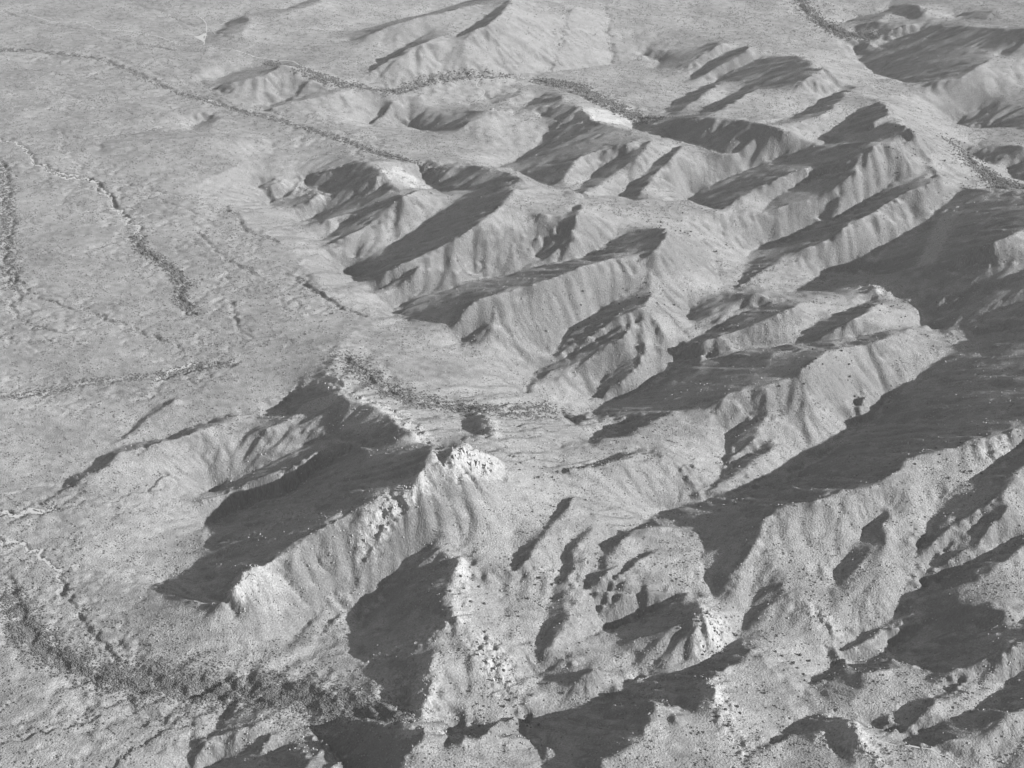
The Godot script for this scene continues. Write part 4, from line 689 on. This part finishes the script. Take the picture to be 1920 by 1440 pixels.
# ---------------------------------------------------------------- washes and tracks
# [name, kind of strip, width, label, x, z, x, z, ...]; strip "" marks a scrub-lined channel without a bare bed
func channels() -> Array:
	return [
		["dirt_track", "t", 1.5, "main pale dirt track winding from the left edge past the cleared pad", -909, -2557, -850, -2537, -810, -2522, -743, -2467, -699, -2462, -676, -2442, -659, -2422, -619, -2414, -586, -2397, -552, -2378, -505, -2325, -489, -2329, -455, -2301, -430, -2299, -404, -2282, -385, -2266, -351, -2247, -324, -2225, -295, -2153, -266, -2131, -242, -2119],
		["dirt_track", "t", 1.6, "faint track from the main track up past the pad", -474, -2324, -478, -2355, -488, -2427, -496, -2462, -512, -2492],
		["dirt_track", "t", 1.2, "faint pale track along the valley floor below the fluted hill", -161, -2092, -144, -2115, -122, -2129, -84, -2145, -54, -2156, -23, -2167, 4, -2156, 38, -2136],
		["dirt_track", "t", 1.1, "thin path looping over the low rise above the valley track", -42, -2159, -51, -2131, -39, -2116, -45, -2098, -52, -2076],
		["dirt_track", "t", 1.1, "thin path curving below the low foothill slope on the plain", -455, -1726, -437, -1732, -412, -1738, -390, -1722, -370, -1714, -355, -1720],
		["dirt_track", "t", 1.2, "narrow path over the round craggy hill at the bottom right", 221, -716, 239, -710, 254, -704, 262, -699, 267, -692],
		["dry_wash", "s", 3, "pale winding wash in the upper left of the plain, beside the track crossing", -728, -1968, -671, -1922, -641, -1902, -614, -1867, -609, -1847, -590, -1824, -554, -1789, -523, -1786, -501, -1762, -472, -1702, -451, -1666, -433, -1640, -428, -1617, -418, -1605],
		["dry_wash", "s", 3, "pale wash crossing the plain west of the jagged foothills", -594, -1830, -557, -1802, -528, -1791, -483, -1724, -452, -1671],
		["dry_wash", "", 3, "", -428, -1617, -415, -1573, -387, -1548, -366, -1516, -350, -1489, -347, -1456, -339, -1430, -324, -1411],
		["dry_wash", "", 6, "", -854, -2325, -785, -2314, -736, -2312, -673, -2291, -619, -2268, -567, -2215, -518, -2168, -477, -2115, -427, -2089, -383, -2044, -335, -2018, -286, -1971, -239, -1937, -193, -1886, -141, -1836, -86, -1802],
		["dry_wash", "", 2, "", -723, -1952, -680, -1950, -637, -1949, -612, -1961, -583, -1931, -547, -1930, -508, -1942, -457, -1970],
		["dry_wash", "", 3, "", -502, -1237, -475, -1244, -446, -1247, -424, -1257, -393, -1273, -364, -1278, -334, -1282, -301, -1295, -266, -1303],
		["dry_wash", "s", 2, "short pale wash at the left edge below the middle", -298, -1309, -312, -1300, -338, -1279],
		["dry_wash", "", 8, "", -242, -2116, -197, -2115, -165, -2098, -122, -2137, -69, -2155, -8, -2169, 39, -2160, 75, -2109, 123, -2012, 158, -1990, 198, -1955],
		["dry_wash", "s", 2.5, "pale braided wash in the lower left of the plain", -426, -1018, -397, -1005, -378, -999, -371, -996, -358, -976, -347, -960, -342, -943],
		["dry_wash", "", 3, "", -346, -960, -336, -939, -320, -915, -309, -896, -290, -872, -278, -860],
		["dry_wash", "s", 4, "broad pale sandy wash at the left edge beneath the low rises", -443, -1044, -417, -1046, -400, -1046, -387, -1050, -368, -1058],
		["dry_wash", "", 3, "", -392, -1051, -364, -1062, -345, -1070, -330, -1071, -321, -1084, -307, -1098, -296, -1111],
		["dry_wash", "", 6, "", -387, -962, -369, -922, -354, -896, -326, -864, -299, -845, -259, -833, -225, -829, -196, -833],
		["dry_wash", "", 9, "", -287, -857, -245, -839, -208, -838, -170, -834, -146, -823, -116, -811, -84, -783],
		["dry_wash", "", 9, "", -244, -832, -206, -827, -168, -821, -130, -811, -91, -781],
		["dry_wash", "s", 2, "short bright wash thread in the thicket at the bottom of the plain", -216, -832, -198, -823, -183, -821, -170, -822],
		["dry_wash", "", 2, "", -269, -752, -255, -766, -247, -777, -232, -792, -219, -795],
		["dry_wash", "", 2, "", -348, -773, -339, -778, -313, -785, -294, -794, -285, -802],
		["dry_wash", "", 2.5, "", -584, -1541, -542, -1514, -504, -1461, -450, -1424, -441, -1430, -432, -1418, -387, -1385, -355, -1361, -324, -1339],
		["dry_wash", "", 2, "", -525, -1436, -498, -1399, -477, -1381, -455, -1378, -429, -1382],
		["dry_wash", "", 2, "", -525, -1361, -509, -1361, -476, -1356, -449, -1355],
		["dry_wash", "", 3, "", -350, -1728, -330, -1687, -307, -1637, -290, -1623, -266, -1606],
		["dry_wash", "", 2, "", -422, -1724, -392, -1700, -377, -1682],
		["dry_wash", "", 3, "", -360, -1624, -339, -1593, -311, -1546, -277, -1515, -242, -1511, -217, -1473, -201, -1457, -177, -1432, -153, -1416],
		["dry_wash", "", 4, "", -650, -1849, -613, -1759, -607, -1709, -580, -1653, -571, -1600, -539, -1501, -512, -1448],
		["dry_wash", "", 6, "", 470, -2607, 474, -2520, 486, -2432, 509, -2374, 559, -2336, 606, -2329],
		["dry_wash", "", 5, "", 548, -1810, 543, -1699, 550, -1637, 570, -1605, 576, -1508],
		["dry_wash", "", 6, "", -163, -1302, -128, -1245, -96, -1205, -53, -1210, -14, -1196, 45, -1251],
		["dry_wash", "", 6, "", -28, -1179, 0, -1190, 24, -1214, 50, -1245],
		["dry_wash", "", 1.5, "", -177, -1432, -202, -1460, -229, -1503],
		["dry_wash", "", 2, "", -294, -1442, -280, -1391, -261, -1353],
		["dry_wash", "", 2, "", -850, -2537, -779, -2471, -720, -2443, -660, -2407, -598, -2355, -522, -2310, -469, -2287],
		["dry_wash", "", 2, "", -654, -2571, -581, -2520, -535, -2464, -473, -2404, -437, -2338],
		["dry_wash", "", 1.5, "", -757, -2217, -711, -2220, -656, -2193, -588, -2168],
		["dry_wash", "", 1.5, "", -737, -2147, -670, -2126, -599, -2086, -534, -2061],
		["dry_wash", "", 1.5, "", -707, -2043, -633, -2042, -557, -2032, -480, -2016],
		["dry_wash", "g", 2, "", 53, -2216, 64, -2260, 80, -2332, 82, -2406, 97, -2454],
		["dry_wash", "g", 2, "", 148, -2277, 155, -2343, 149, -2388, 153, -2418, 150, -2500],
	]

func bend(c: Array, step: float) -> PackedVector2Array:
	var cv := Curve2D.new()
	var p := PackedVector2Array()
	for i in range(4, c.size(), 2): p.append(Vector2(c[i], c[i + 1]))
	for i in p.size():
		var t := (p[mini(i + 1, p.size() - 1)] - p[maxi(i - 1, 0)]) / 6.0
		cv.add_point(p[i], -t, t)
	cv.bake_interval = step
	return cv.get_baked_points()

func wander(p: Vector2) -> Vector2:
	return p + Vector2(n_mid.get_noise_2d(p.x, p.y), n_mid.get_noise_2d(p.y, p.x + 99.0)) * 8.0 + Vector2(n_fine.get_noise_2d(p.x * 0.5, p.y * 0.5), n_fine.get_noise_2d(p.y * 0.5, p.x * 0.5 + 70.0)) * 2.5

# channels cut a small steep-sided trench into the ground
func incise_channels():
	var x0 := X0 - 1.5; var z0 := Z0 - 1.5
	for c in channels():
		if c[0] == "dirt_track": continue
		var rad: float = 1.0 + 0.36 * c[2]
		var deep: float = 1.1 + 0.18 * c[2]
		var cut := {}
		# a main thread and fainter ones that braid around it
		var course := bend(c, 1.0)
		for n in course.size() * (1 if c[1] == "g" else 4):
			var p := course[n % course.size()]
			var strand := n / course.size()
			var q := wander(p)
			if strand > 0: q = wander(p + Vector2(n_mid.get_noise_2d(p.x * 0.22 + 500.0 * strand, p.y * 0.22), n_mid.get_noise_2d(p.y * 0.22, p.x * 0.22 + 500.0 * strand)) * (36.0 + 26.0 * strand))
			var dp := deep * (1.0 if strand == 0 else 0.4) * clampf(1.0 + 0.7 * n_mid.get_noise_2d(q.x * 0.7, q.y * 0.7 + 31.0), 0.2, 1.6)
			var r := int(rad * 1.6) + 1
			var ci := int(round(q.x - x0)); var cj := int(round(q.y - z0))
			for j in range(maxi(cj - r, 0), mini(cj + r + 1, fnz)):
				for i in range(maxi(ci - r, 0), mini(ci + r + 1, fnx)):
					var dd := Vector2(x0 + i, z0 + j).distance_to(q) / rad
					if dd < 1.5:
						var k := j * fnx + i
						cut[k] = maxf(cut.get(k, 0.0), dp * (1.0 - smoothstep(0.35, 1.5, dd)))
		for k in cut: F1[k] -= cut[k]

func tracks_and_washes():
	for c in channels():
		if c[1] == "" or c[1] == "g": continue
		var pts := bend(c, 3.0)
		var is_track: bool = c[0] == "dirt_track"
		var v := PackedVector3Array(); var nn := PackedVector3Array(); var ix := PackedInt32Array()
		for k in pts.size():
			var t := (pts[mini(k + 1, pts.size() - 1)] - pts[maxi(k - 1, 0)]).normalized()
			var s := Vector2(-t.y, t.x)
			var q := pts[k]
			if not is_track: q = wander(q)
			var wd: float = c[2] * (0.5 + (0.15 if is_track else 0.4) * n_mid.get_noise_2d(q.x * 3.0 + 50.0, q.y * 3.0))
			wd = maxf(wd, 0.25)
			for e in [-1.0, -0.33, 0.33, 1.0]:
				var w: Vector2 = q + s * (wd * e)
				v.append(Vector3(w.x, ground(w.x, w.y) + (0.16 if absf(e) < 0.5 else 0.05), w.y)); nn.append(Vector3.UP)
			if k > 0:
				for e in 3:
					var o := k * 4 + e
					ix.append_array([o - 4, o, o - 3, o - 3, o, o + 1])
		var arr := []; arr.resize(Mesh.ARRAY_MAX)
		arr[Mesh.ARRAY_VERTEX] = v; arr[Mesh.ARRAY_NORMAL] = nn; arr[Mesh.ARRAY_INDEX] = ix
		var mesh := ArrayMesh.new(); mesh.add_surface_from_arrays(Mesh.PRIMITIVE_TRIANGLES, arr)
		tag(put(c[0], mesh, M.track if is_track else M.sand), c[3], "dirt track" if is_track else "dry wash", "", "structure")
	# the small cleared pad beside the far track
	var st := SurfaceTool.new(); st.begin(Mesh.PRIMITIVE_TRIANGLES)
	var pad := [Vector2(-501, -2384), Vector2(-492, -2388), Vector2(-486, -2403), Vector2(-479, -2383), Vector2(-475, -2337), Vector2(-483, -2355)]
	var mid := Vector2.ZERO
	for p in pad: mid += p / pad.size()
	for k in pad.size():
		for p in [mid, pad[k], pad[(k + 1) % pad.size()]]:
			st.set_normal(Vector3.UP); st.add_vertex(Vector3(p.x, ground(p.x, p.y) + 0.5, p.y))
	tag(put("cleared_pad", st.commit(), M.track), "bare pale triangular clearing at the end of the far dirt track", "clearing", "", "structure")

# ---------------------------------------------------------------- rock
func rock_mesh(sd: int, tall: float) -> ArrayMesh:
	# a split, angular block: a ball cut by tilted planes
	var r := RandomNumberGenerator.new(); r.seed = sd
	var cuts := []
	for k in 9:
		var n := Vector3(r.randf_range(-1, 1), r.randf_range(-0.6, 1), r.randf_range(-1, 1)).normalized()
		cuts.append([n, r.randf_range(0.5, 0.85)])
	var sp := SphereMesh.new(); sp.radius = 1.0; sp.height = 2.0; sp.radial_segments = 9; sp.rings = 5
	var a := sp.get_mesh_arrays()
	var v: PackedVector3Array = a[Mesh.ARRAY_VERTEX]; var ix: PackedInt32Array = a[Mesh.ARRAY_INDEX]
	for k in v.size():
		var p := v[k]
		for c in cuts:
			var o: float = p.dot(c[0]) - c[1]
			if o > 0.0: p -= c[0] * o
		v[k] = Vector3(p.x, p.y * tall, p.z)
	var st := SurfaceTool.new(); st.begin(Mesh.PRIMITIVE_TRIANGLES)
	st.set_smooth_group(-1)
	for k in ix: st.add_vertex(v[k])
	st.generate_normals()
	return st.commit()

# [name, count, size, tone, tall, label, x, z, x, z ...]
func crags() -> Array:
	return [
		["rock_cliff", 26, 6, "pale", 1.9, "pale fractured rock cliff just right of the notch in the rocky crest", -48, -1027, -34, -1032, -17, -1045],
		["rock_outcrop", 26, 4, "pale", 1.1, "bright broken rock spine along the crest above the large shadow", -172, -1249, -147, -1196, -102, -1159, -73, -1092],
		["rock_outcrop", 10, 3, "pale", 1, "sunlit boulders standing out of the shadow below the crest", -184, -1197, -158, -1188],
		["rock_outcrop", 12, 3.5, "mid", 1.1, "row of sunlit rocks inside the large black shadow", -205, -1008, -183, -1021, -169, -1020],
		["rock_outcrop", 16, 4, "pale", 1.3, "steep rock ribs where the knife-edge ridge meets its shadow", -104, -975, -94, -991, -74, -1004],
		["rock_outcrop", 14, 4, "mid", 1.3, "second set of rock ribs lower on the knife-edge ridge face", -109, -963, -98, -980, -88, -991],
		["rock_cliff", 22, 4.5, "pale", 1.6, "white rock face on the right side of the pyramid peak", -20, -848, -11, -832, -7, -811],
		["rock_outcrop", 20, 3.5, "pale", 1.2, "jagged rocks down the lower left edge of the pyramid peak", -54, -828, -57, -808, -60, -775],
		["rock_outcrop", 10, 3, "mid", 1.1, "rocks at the shadow edge at the left foot of the pyramid peak", -101, -853, -84, -857],
		["rock_outcrop", 10, 3, "mid", 1.1, "pinnacles in the black shadow low on the pyramid peak", -88, -834, -81, -798],
		["rock_outcrop", 16, 3, "pale", 1, "bouldery bright top of the pyramid peak", -39, -933, -37, -906, -37, -867],
		["rock_outcrop", 12, 3, "mid", 1.1, "rocky step halfway down the shaded side of the pyramid peak", -67, -856, -52, -862, -43, -861],
		["rock_cliff", 20, 3.6, "pale", 1.4, "bright craggy knob where the ribbed bowl meets the triangular hill", 137, -868, 144, -850, 133, -831],
		["rock_outcrop", 26, 3.2, "pale", 1.3, "line of pale crags running down the ridge beside the black bowl", 130, -781, 131, -747, 138, -714],
		["rock_outcrop", 16, 3, "pale", 1.2, "pale crags on the round hill in the bottom right corner", 207, -730, 212, -713, 219, -696],
		["rock_outcrop", 10, 2.5, "mid", 1.1, "dark crags in the shadow of the round hill", 187, -724, 195, -716],
		["rock_outcrop", 14, 3, "pale", 1.1, "rocks on the low crest under the pyramid peak at the bottom", -62, -747, -41, -756],
		["rock_outcrop", 8, 3.5, "pale", 1, "rounded pale rocks on the end knob above the shadow tip", -201, -917, -190, -933],
		["rock_outcrop", 12, 5, "mid", 1.1, "rocky top of the far gullied hill", -25, -2017, 11, -2005],
		["rock_outcrop", 14, 5, "pale", 0.9, "white rock patch on the crest of the jagged foothills", -158, -1759, -134, -1769, -111, -1774],
		["rock_outcrop", 10, 4, "pale", 1, "pale rocks on the tip of the rounded spur beside the dark mountainside", 350, -1430, 374, -1406],
		["rock_outcrop", 12, 4, "mid", 1.1, "rocks on the leftmost jagged foothill", -291, -1816, -235, -1760],
		["rock_outcrop", 12, 3, "pale", 1.1, "rock band across the right face of the triangular hill", 208, -872, 222, -852],
		["rock_outcrop", 10, 3, "pale", 1.2, "rocks rimming the small black pit behind the crest", -32, -1185, -21, -1151, -19, -1119],
		["rock_outcrop", 14, 2.4, "mid", 1, "boulders along the rim above the large black bowl", 83, -817, 96, -781, 100, -751],
		["rock_outcrop", 10, 3.5, "pale", 1, "white streaky rocks catching light on the dark mountainside", 425, -1439, 466, -1537, 485, -1570],
		["rock_outcrop", 10, 3, "mid", 1, "rocks on the ridge top at the right edge, below the wide shadow", 367, -1020, 385, -1027],
		["rock_outcrop", 8, 3, "pale", 1, "bright rock by the low wedge at the plain edge", -229, -1210, -198, -1179],
	]

# bedrock breaks the surface into ledges and blocks where the crags are
var rocky := PackedFloat32Array()

func roughen_outcrops():
	rocky.resize(NX * NZ)
	var blocks := FastNoiseLite.new(); blocks.seed = 77; blocks.noise_type = FastNoiseLite.TYPE_CELLULAR
	blocks.cellular_return_type = FastNoiseLite.RETURN_CELL_VALUE; blocks.frequency = 0.16; blocks.fractal_type = FastNoiseLite.FRACTAL_FBM; blocks.fractal_octaves = 3
	for o in crags():
		var reach: float = o[2] * 3.6
		var near := {}
		for s in range(6, o.size() - 2, 2):
			var a := Vector2(o[s], o[s + 1]); var b := Vector2(o[s + 2], o[s + 3])
			for t in int(a.distance_to(b) / 2.0) + 1:
				var p := a.lerp(b, t * 2.0 / maxf(a.distance_to(b), 2.0))
				var ci := int(p.x - X0); var cj := int(p.y - Z0); var r := int(reach) + 1
				for j in range(maxi(cj - r, 0), mini(cj + r + 1, fnz)):
					for i in range(maxi(ci - r, 0), mini(ci + r + 1, fnx)):
						var w := 1.0 - Vector2(X0 - 1.5 + i, Z0 - 1.5 + j).distance_to(p) / reach
						if w > 0.0: near[j * fnx + i] = maxf(near.get(j * fnx + i, 0.0), w)
		for k in near:
			var x: float = X0 + int(k) % fnx; var z: float = Z0 + int(k) / fnx
			var c4 := clampi(int((z - Z0) / ST), 0, NZ - 1) * NX + clampi(int((x - X0) / ST), 0, NX - 1)
			rocky[c4] = maxf(rocky[c4], near[k] * (1.0 if o[3] == "pale" else 0.5))
			F1[k] += o[2] * 0.5 * smoothstep(0.0, 0.6, near[k]) * (blocks.get_noise_2d(x, z * 1.0) * (1.0 + n_mid.get_noise_2d(x * 2.0, z * 2.0)) + 0.1)

func outcrops():
	var kinds := []
	for k in 7: kinds.append(rock_mesh(100 + k, 0.75 + 0.14 * k))
	for o in crags():
		var line := PackedVector2Array()
		for i in range(6, o.size(), 2): line.append(Vector2(o[i], o[i + 1]))
		var root := Node3D.new(); root.name = numbered(o[0])
		root.position = Vector3(line[0].x, ground(line[0].x, line[0].y), line[0].y)
		add_child(root, true)
		tag(root, o[5], "rock outcrop" if o[0] == "rock_outcrop" else "cliff")
		for k in int(o[1] * 1.6):
			var f := rng.randf() * (line.size() - 1.001); var i := int(f)
			var p: Vector2 = line[i].lerp(line[i + 1], f - i) + Vector2(rng.randfn(), rng.randfn()) * o[2] * 0.9
			var s: float = o[2] * rng.randf_range(0.09, 0.3)
			var tones := [M.rock, M.rock_pale, M.rock_pale] if o[3] == "pale" else [M.rock, M.rock, M.rock_dark]
			var which := rng.randi() % kinds.size()
			var b := put("slab" if which < 2 else "boulder", kinds[which], tones[rng.randi() % 3], root)
			b.position = Vector3(p.x, ground(p.x, p.y) + s * 0.0, p.y) - root.position
			b.rotation = Vector3(rng.randf_range(-0.3, 0.3), rng.randf() * TAU, rng.randf_range(-0.3, 0.3))
			b.scale = Vector3(s, s * o[4], s * rng.randf_range(0.6, 1.0))
	# loose stones shed over the slopes
	var spots: Array[Transform3D] = []
	while spots.size() < 9000:
		var dd := 640.0 * pow(4.3, rng.randf()); var x := rng.randf_range(-0.5, 0.52) * dd
		var sl := absf(at_grid(G, x + 4, -dd) - at_grid(G, x - 4, -dd)) + absf(at_grid(G, x, -dd + 4) - at_grid(G, x, -dd - 4))
		if rng.randf() * 9.0 > sl * (0.6 + n_mid.get_noise_2d(x, -dd)): continue
		var s := rng.randf_range(0.3, 0.9)
		spots.append(Transform3D(Basis(Vector3.UP, rng.randf() * TAU).scaled(Vector3(s, s * 0.8, s)), Vector3(x, ground(x, -dd) + s * 0.2, -dd)))
	scatter("loose_stones", kinds[2], M.rock, spots, "loose stones shed over the hill slopes", "stones")

func scatter(called: String, mesh: Mesh, mat: Material, spots: Array, label: String, cat: String):
	var mm := MultiMesh.new(); mm.transform_format = MultiMesh.TRANSFORM_3D; mm.mesh = mesh
	mm.instance_count = spots.size()
	for i in spots.size(): mm.set_instance_transform(i, spots[i])
	var mi := MultiMeshInstance3D.new(); mi.multimesh = mm; mi.material_override = mat; mi.name = numbered(called)
	add_child(mi, true)
	tag(mi, label, cat, "", "stuff")

# ---------------------------------------------------------------- plants
func bush_mesh(sd: int, rad: int, rings: int, flat_y: float) -> ArrayMesh:
	var r := FastNoiseLite.new(); r.seed = sd; r.frequency = 0.9
	var sp := SphereMesh.new(); sp.radius = 1.0; sp.height = 2.0; sp.radial_segments = rad; sp.rings = rings
	var a := sp.get_mesh_arrays()
	var v: PackedVector3Array = a[Mesh.ARRAY_VERTEX]; var ix: PackedInt32Array = a[Mesh.ARRAY_INDEX]
	for k in v.size():
		var p := v[k] * (1.0 + 0.45 * r.get_noise_3dv(v[k] * 1.3))
		v[k] = Vector3(p.x, p.y * flat_y + flat_y * 0.6, p.z)
	var st := SurfaceTool.new(); st.begin(Mesh.PRIMITIVE_TRIANGLES)
	st.set_smooth_group(-1)
	for k in ix: st.add_vertex(v[k])
	st.generate_normals()
	return st.commit()

func vegetation():
	# junipers one can tell apart, a few dozen on each slope that carries them
	var shapes := []
	for k in 4:
		shapes.append(bush_mesh(200 + k, 8, 5, 0.85))
	var stem := CylinderMesh.new(); stem.top_radius = 0.12; stem.bottom_radius = 0.2; stem.height = 0.9; stem.radial_segments = 6; stem.rings = 1
	for zn in [
		["far bouldery divide", "junipers on the far bouldery divide", 26, 447, -1676, 39],
		["dotted bright central hill face", "junipers on the dotted bright central hill face", 30, 190, -1560, 28],
		["long bright ridge face", "junipers on the long bright ridge face", 26, 289, -1224, 31],
		["slope right of the pale cliff", "junipers on the slope right of the pale cliff", 22, 17, -1060, 23],
		["pyramid peak", "junipers on the pyramid peak", 24, -31, -902, 18],
		["low hill below the pyramid peak", "junipers on the low hill below the pyramid peak", 22, 0, -789, 19],
		["slope above the round corner hill", "junipers on the slope above the round corner hill", 22, 184, -802, 17],
		["rounded spur end", "junipers on the rounded spur end", 14, 368, -1344, 23],
		["ridge below the wide shadow", "junipers on the ridge below the wide shadow", 16, 340, -1003, 24],
		["knob beside the ribbed bowl", "junipers on the knob beside the ribbed bowl", 14, 144, -850, 12],
		["fluted hill at the top", "junipers on the fluted hill at the top", 16, 33, -2345, 62],
		["bulging central hill, left slope", "junipers on the bulging central hill, left slope", 16, 54, -1410, 33],
		["spur between two shadow bands", "junipers on the spur between two shadow bands", 16, 145, -1400, 22],
		["ribbed spurs", "junipers on the ribbed spurs", 14, 31, -918, 16],
		["ridge of pale crags", "junipers on the ridge of pale crags", 14, 137, -746, 15],
	]:
		var said := {}
		for k in zn[2]:
			var p := Vector2.ZERO; var s := 1.0; var label := ""
			for tries in 40:
				var off := Vector2(rng.randfn(), rng.randfn()) * 0.9
				p = Vector2(zn[3], zn[4]) + off * zn[5]
				var way: String = ["right", "lower right", "bottom", "lower left", "left", "upper left", "top", "upper right"][posmod(int(round(off.angle() / (PI / 4.0))), 8)]
				var size := rng.randi() % 3
				s = [0.58, 0.82, 1.08][size] * rng.randf_range(0.9, 1.1)
				label = "%s juniper %s %s of the %s" % [["small", "middling", "large"][size], "on the inner" if off.length() < 0.9 else "on the outer", way, zn[0]]
				if not said.has(label): break
			said[label] = true
			var t := Node3D.new(); t.name = numbered("juniper"); add_child(t, true)
			put("crown", shapes[rng.randi() % 4], M.juniper, t)
			put("trunk", stem, M.bark, t)
			t.position = Vector3(p.x, ground(p.x, p.y) - 0.1, p.y)
			t.rotation.y = rng.randf() * TAU; t.scale = Vector3(s, s * rng.randf_range(0.85, 1.2), s * rng.randf_range(0.8, 1.1))
			tag(t, label, "juniper", zn[1])
	# scrub: low grey-dark bushes everywhere, thickest along the washes
	var spots: Array[Transform3D] = []
	while spots.size() < 360000:
		var dd := sqrt(lerpf(630.0 * 630.0, 2900.0 * 2900.0, rng.randf())); var x := rng.randf_range(-0.5, 0.52) * dd
		if rng.randf() > 0.42 + 1.3 * n_mid.get_noise_2d(x + 70.0, -dd) + 0.8 * n_patch.get_noise_2d(x, 500.0 - dd): continue
		var level: float = 1.0 - smoothstep(0.08, 0.3, absf(at_grid(SX, x, -dd)) + absf(at_grid(SZ, x, -dd)))
		spots.append(bush_at(Vector2(x, -dd), lerpf(0.24, 0.34, level) + lerpf(0.42, 0.62, level) * pow(rng.randf(), 3.0)))
	scatter("desert_scrub", bush_mesh(300, 6, 3, 0.75), M.scrub, spots, "low grey desert scrub speckled over plain and slopes", "scrub")
	spots = []
	for c in channels():
		if c[0] == "dirt_track": continue
		for p in bend(c, 1.0):
			var thick: float = clampf(0.35 + 1.6 * n_mid.get_noise_2d(p.x * 0.6 + 11.0, p.y * 0.6), 0.02, 1.0) * (0.5 + 0.12 * c[2])
			while rng.randf() < thick:
				thick -= 0.35
				spots.append(bush_at(wander(p) + Vector2(rng.randfn(), rng.randfn()) * (0.5 + 0.4 * c[2]), rng.randf_range(0.25, 0.8)))
	# broad belts of bushes on the valley floors: [count, half width, least and greatest size, x, z ...]
	for belt in [
		[15000, 7, 0.25, 0.8, -379, -941, -355, -899, -327, -866, -283, -843, -232, -830, -188, -828, -146, -817, -92, -793, -75, -775],
		[9000, 14, 0.2, 0.6, -272, -841, -207, -831, -146, -817, -100, -798],
		[2600, 8, 0.5, 1.5, 39, -2160, 92, -2136, 125, -2041, 158, -1995, 197, -1947],
		[2200, 8, 0.5, 1.5, 474, -2577, 489, -2450, 509, -2374, 559, -2336],
		[4500, 10, 0.3, 1.0, -163, -1302, -128, -1245, -96, -1205, -53, -1210, -14, -1191, 45, -1249],
		[2600, 10, 0.4, 1.3, 548, -1810, 543, -1699, 550, -1637, 570, -1605],
		[2800, 4, 0.4, 1.2, -821, -2324, -736, -2312, -619, -2268, -477, -2115, -383, -2044, -286, -1971, -193, -1886, -86, -1802],
		[3500, 6, 0.4, 1.3, -366, -2242, -298, -2146, -242, -2116, -165, -2098, -122, -2137, -8, -2169],
		[2500, 4, 0.4, 1.1, -428, -1617, -413, -1573, -387, -1548, -363, -1514, -350, -1483, -347, -1452, -324, -1411],
		[2500, 6, 0.3, 1.0, -650, -1849, -613, -1759, -600, -1693, -576, -1629, -561, -1571, -525, -1474],
		[1500, 4, 0.3, 0.8, -502, -1237, -446, -1247, -393, -1273, -334, -1282, -301, -1295, -266, -1303],
	]:
		var path := PackedVector2Array()
		for i in range(4, belt.size(), 2): path.append(Vector2(belt[i], belt[i + 1]))
		for k in belt[0]:
			var f := rng.randf() * (path.size() - 1.001); var i := int(f)
			var p: Vector2 = path[i].lerp(path[i + 1], f - i) + Vector2(rng.randfn(), rng.randfn()) * belt[1]
			if rng.randf() < 0.75 + 0.8 * n_mid.get_noise_2d(p.x, p.y): spots.append(bush_at(p, rng.randf_range(belt[2], belt[3])))
	scatter("wash_thicket", bush_mesh(301, 6, 3, 0.8), M.thicket, spots, "dark bushes lining the dry washes", "thicket")

func bush_at(p: Vector2, s: float) -> Transform3D:
	return Transform3D(Basis(Vector3.UP, rng.randf() * TAU).scaled(Vector3(s, s * rng.randf_range(0.7, 1.1), s * rng.randf_range(0.7, 1.2))), Vector3(p.x, ground(p.x, p.y) - 0.08, p.y))
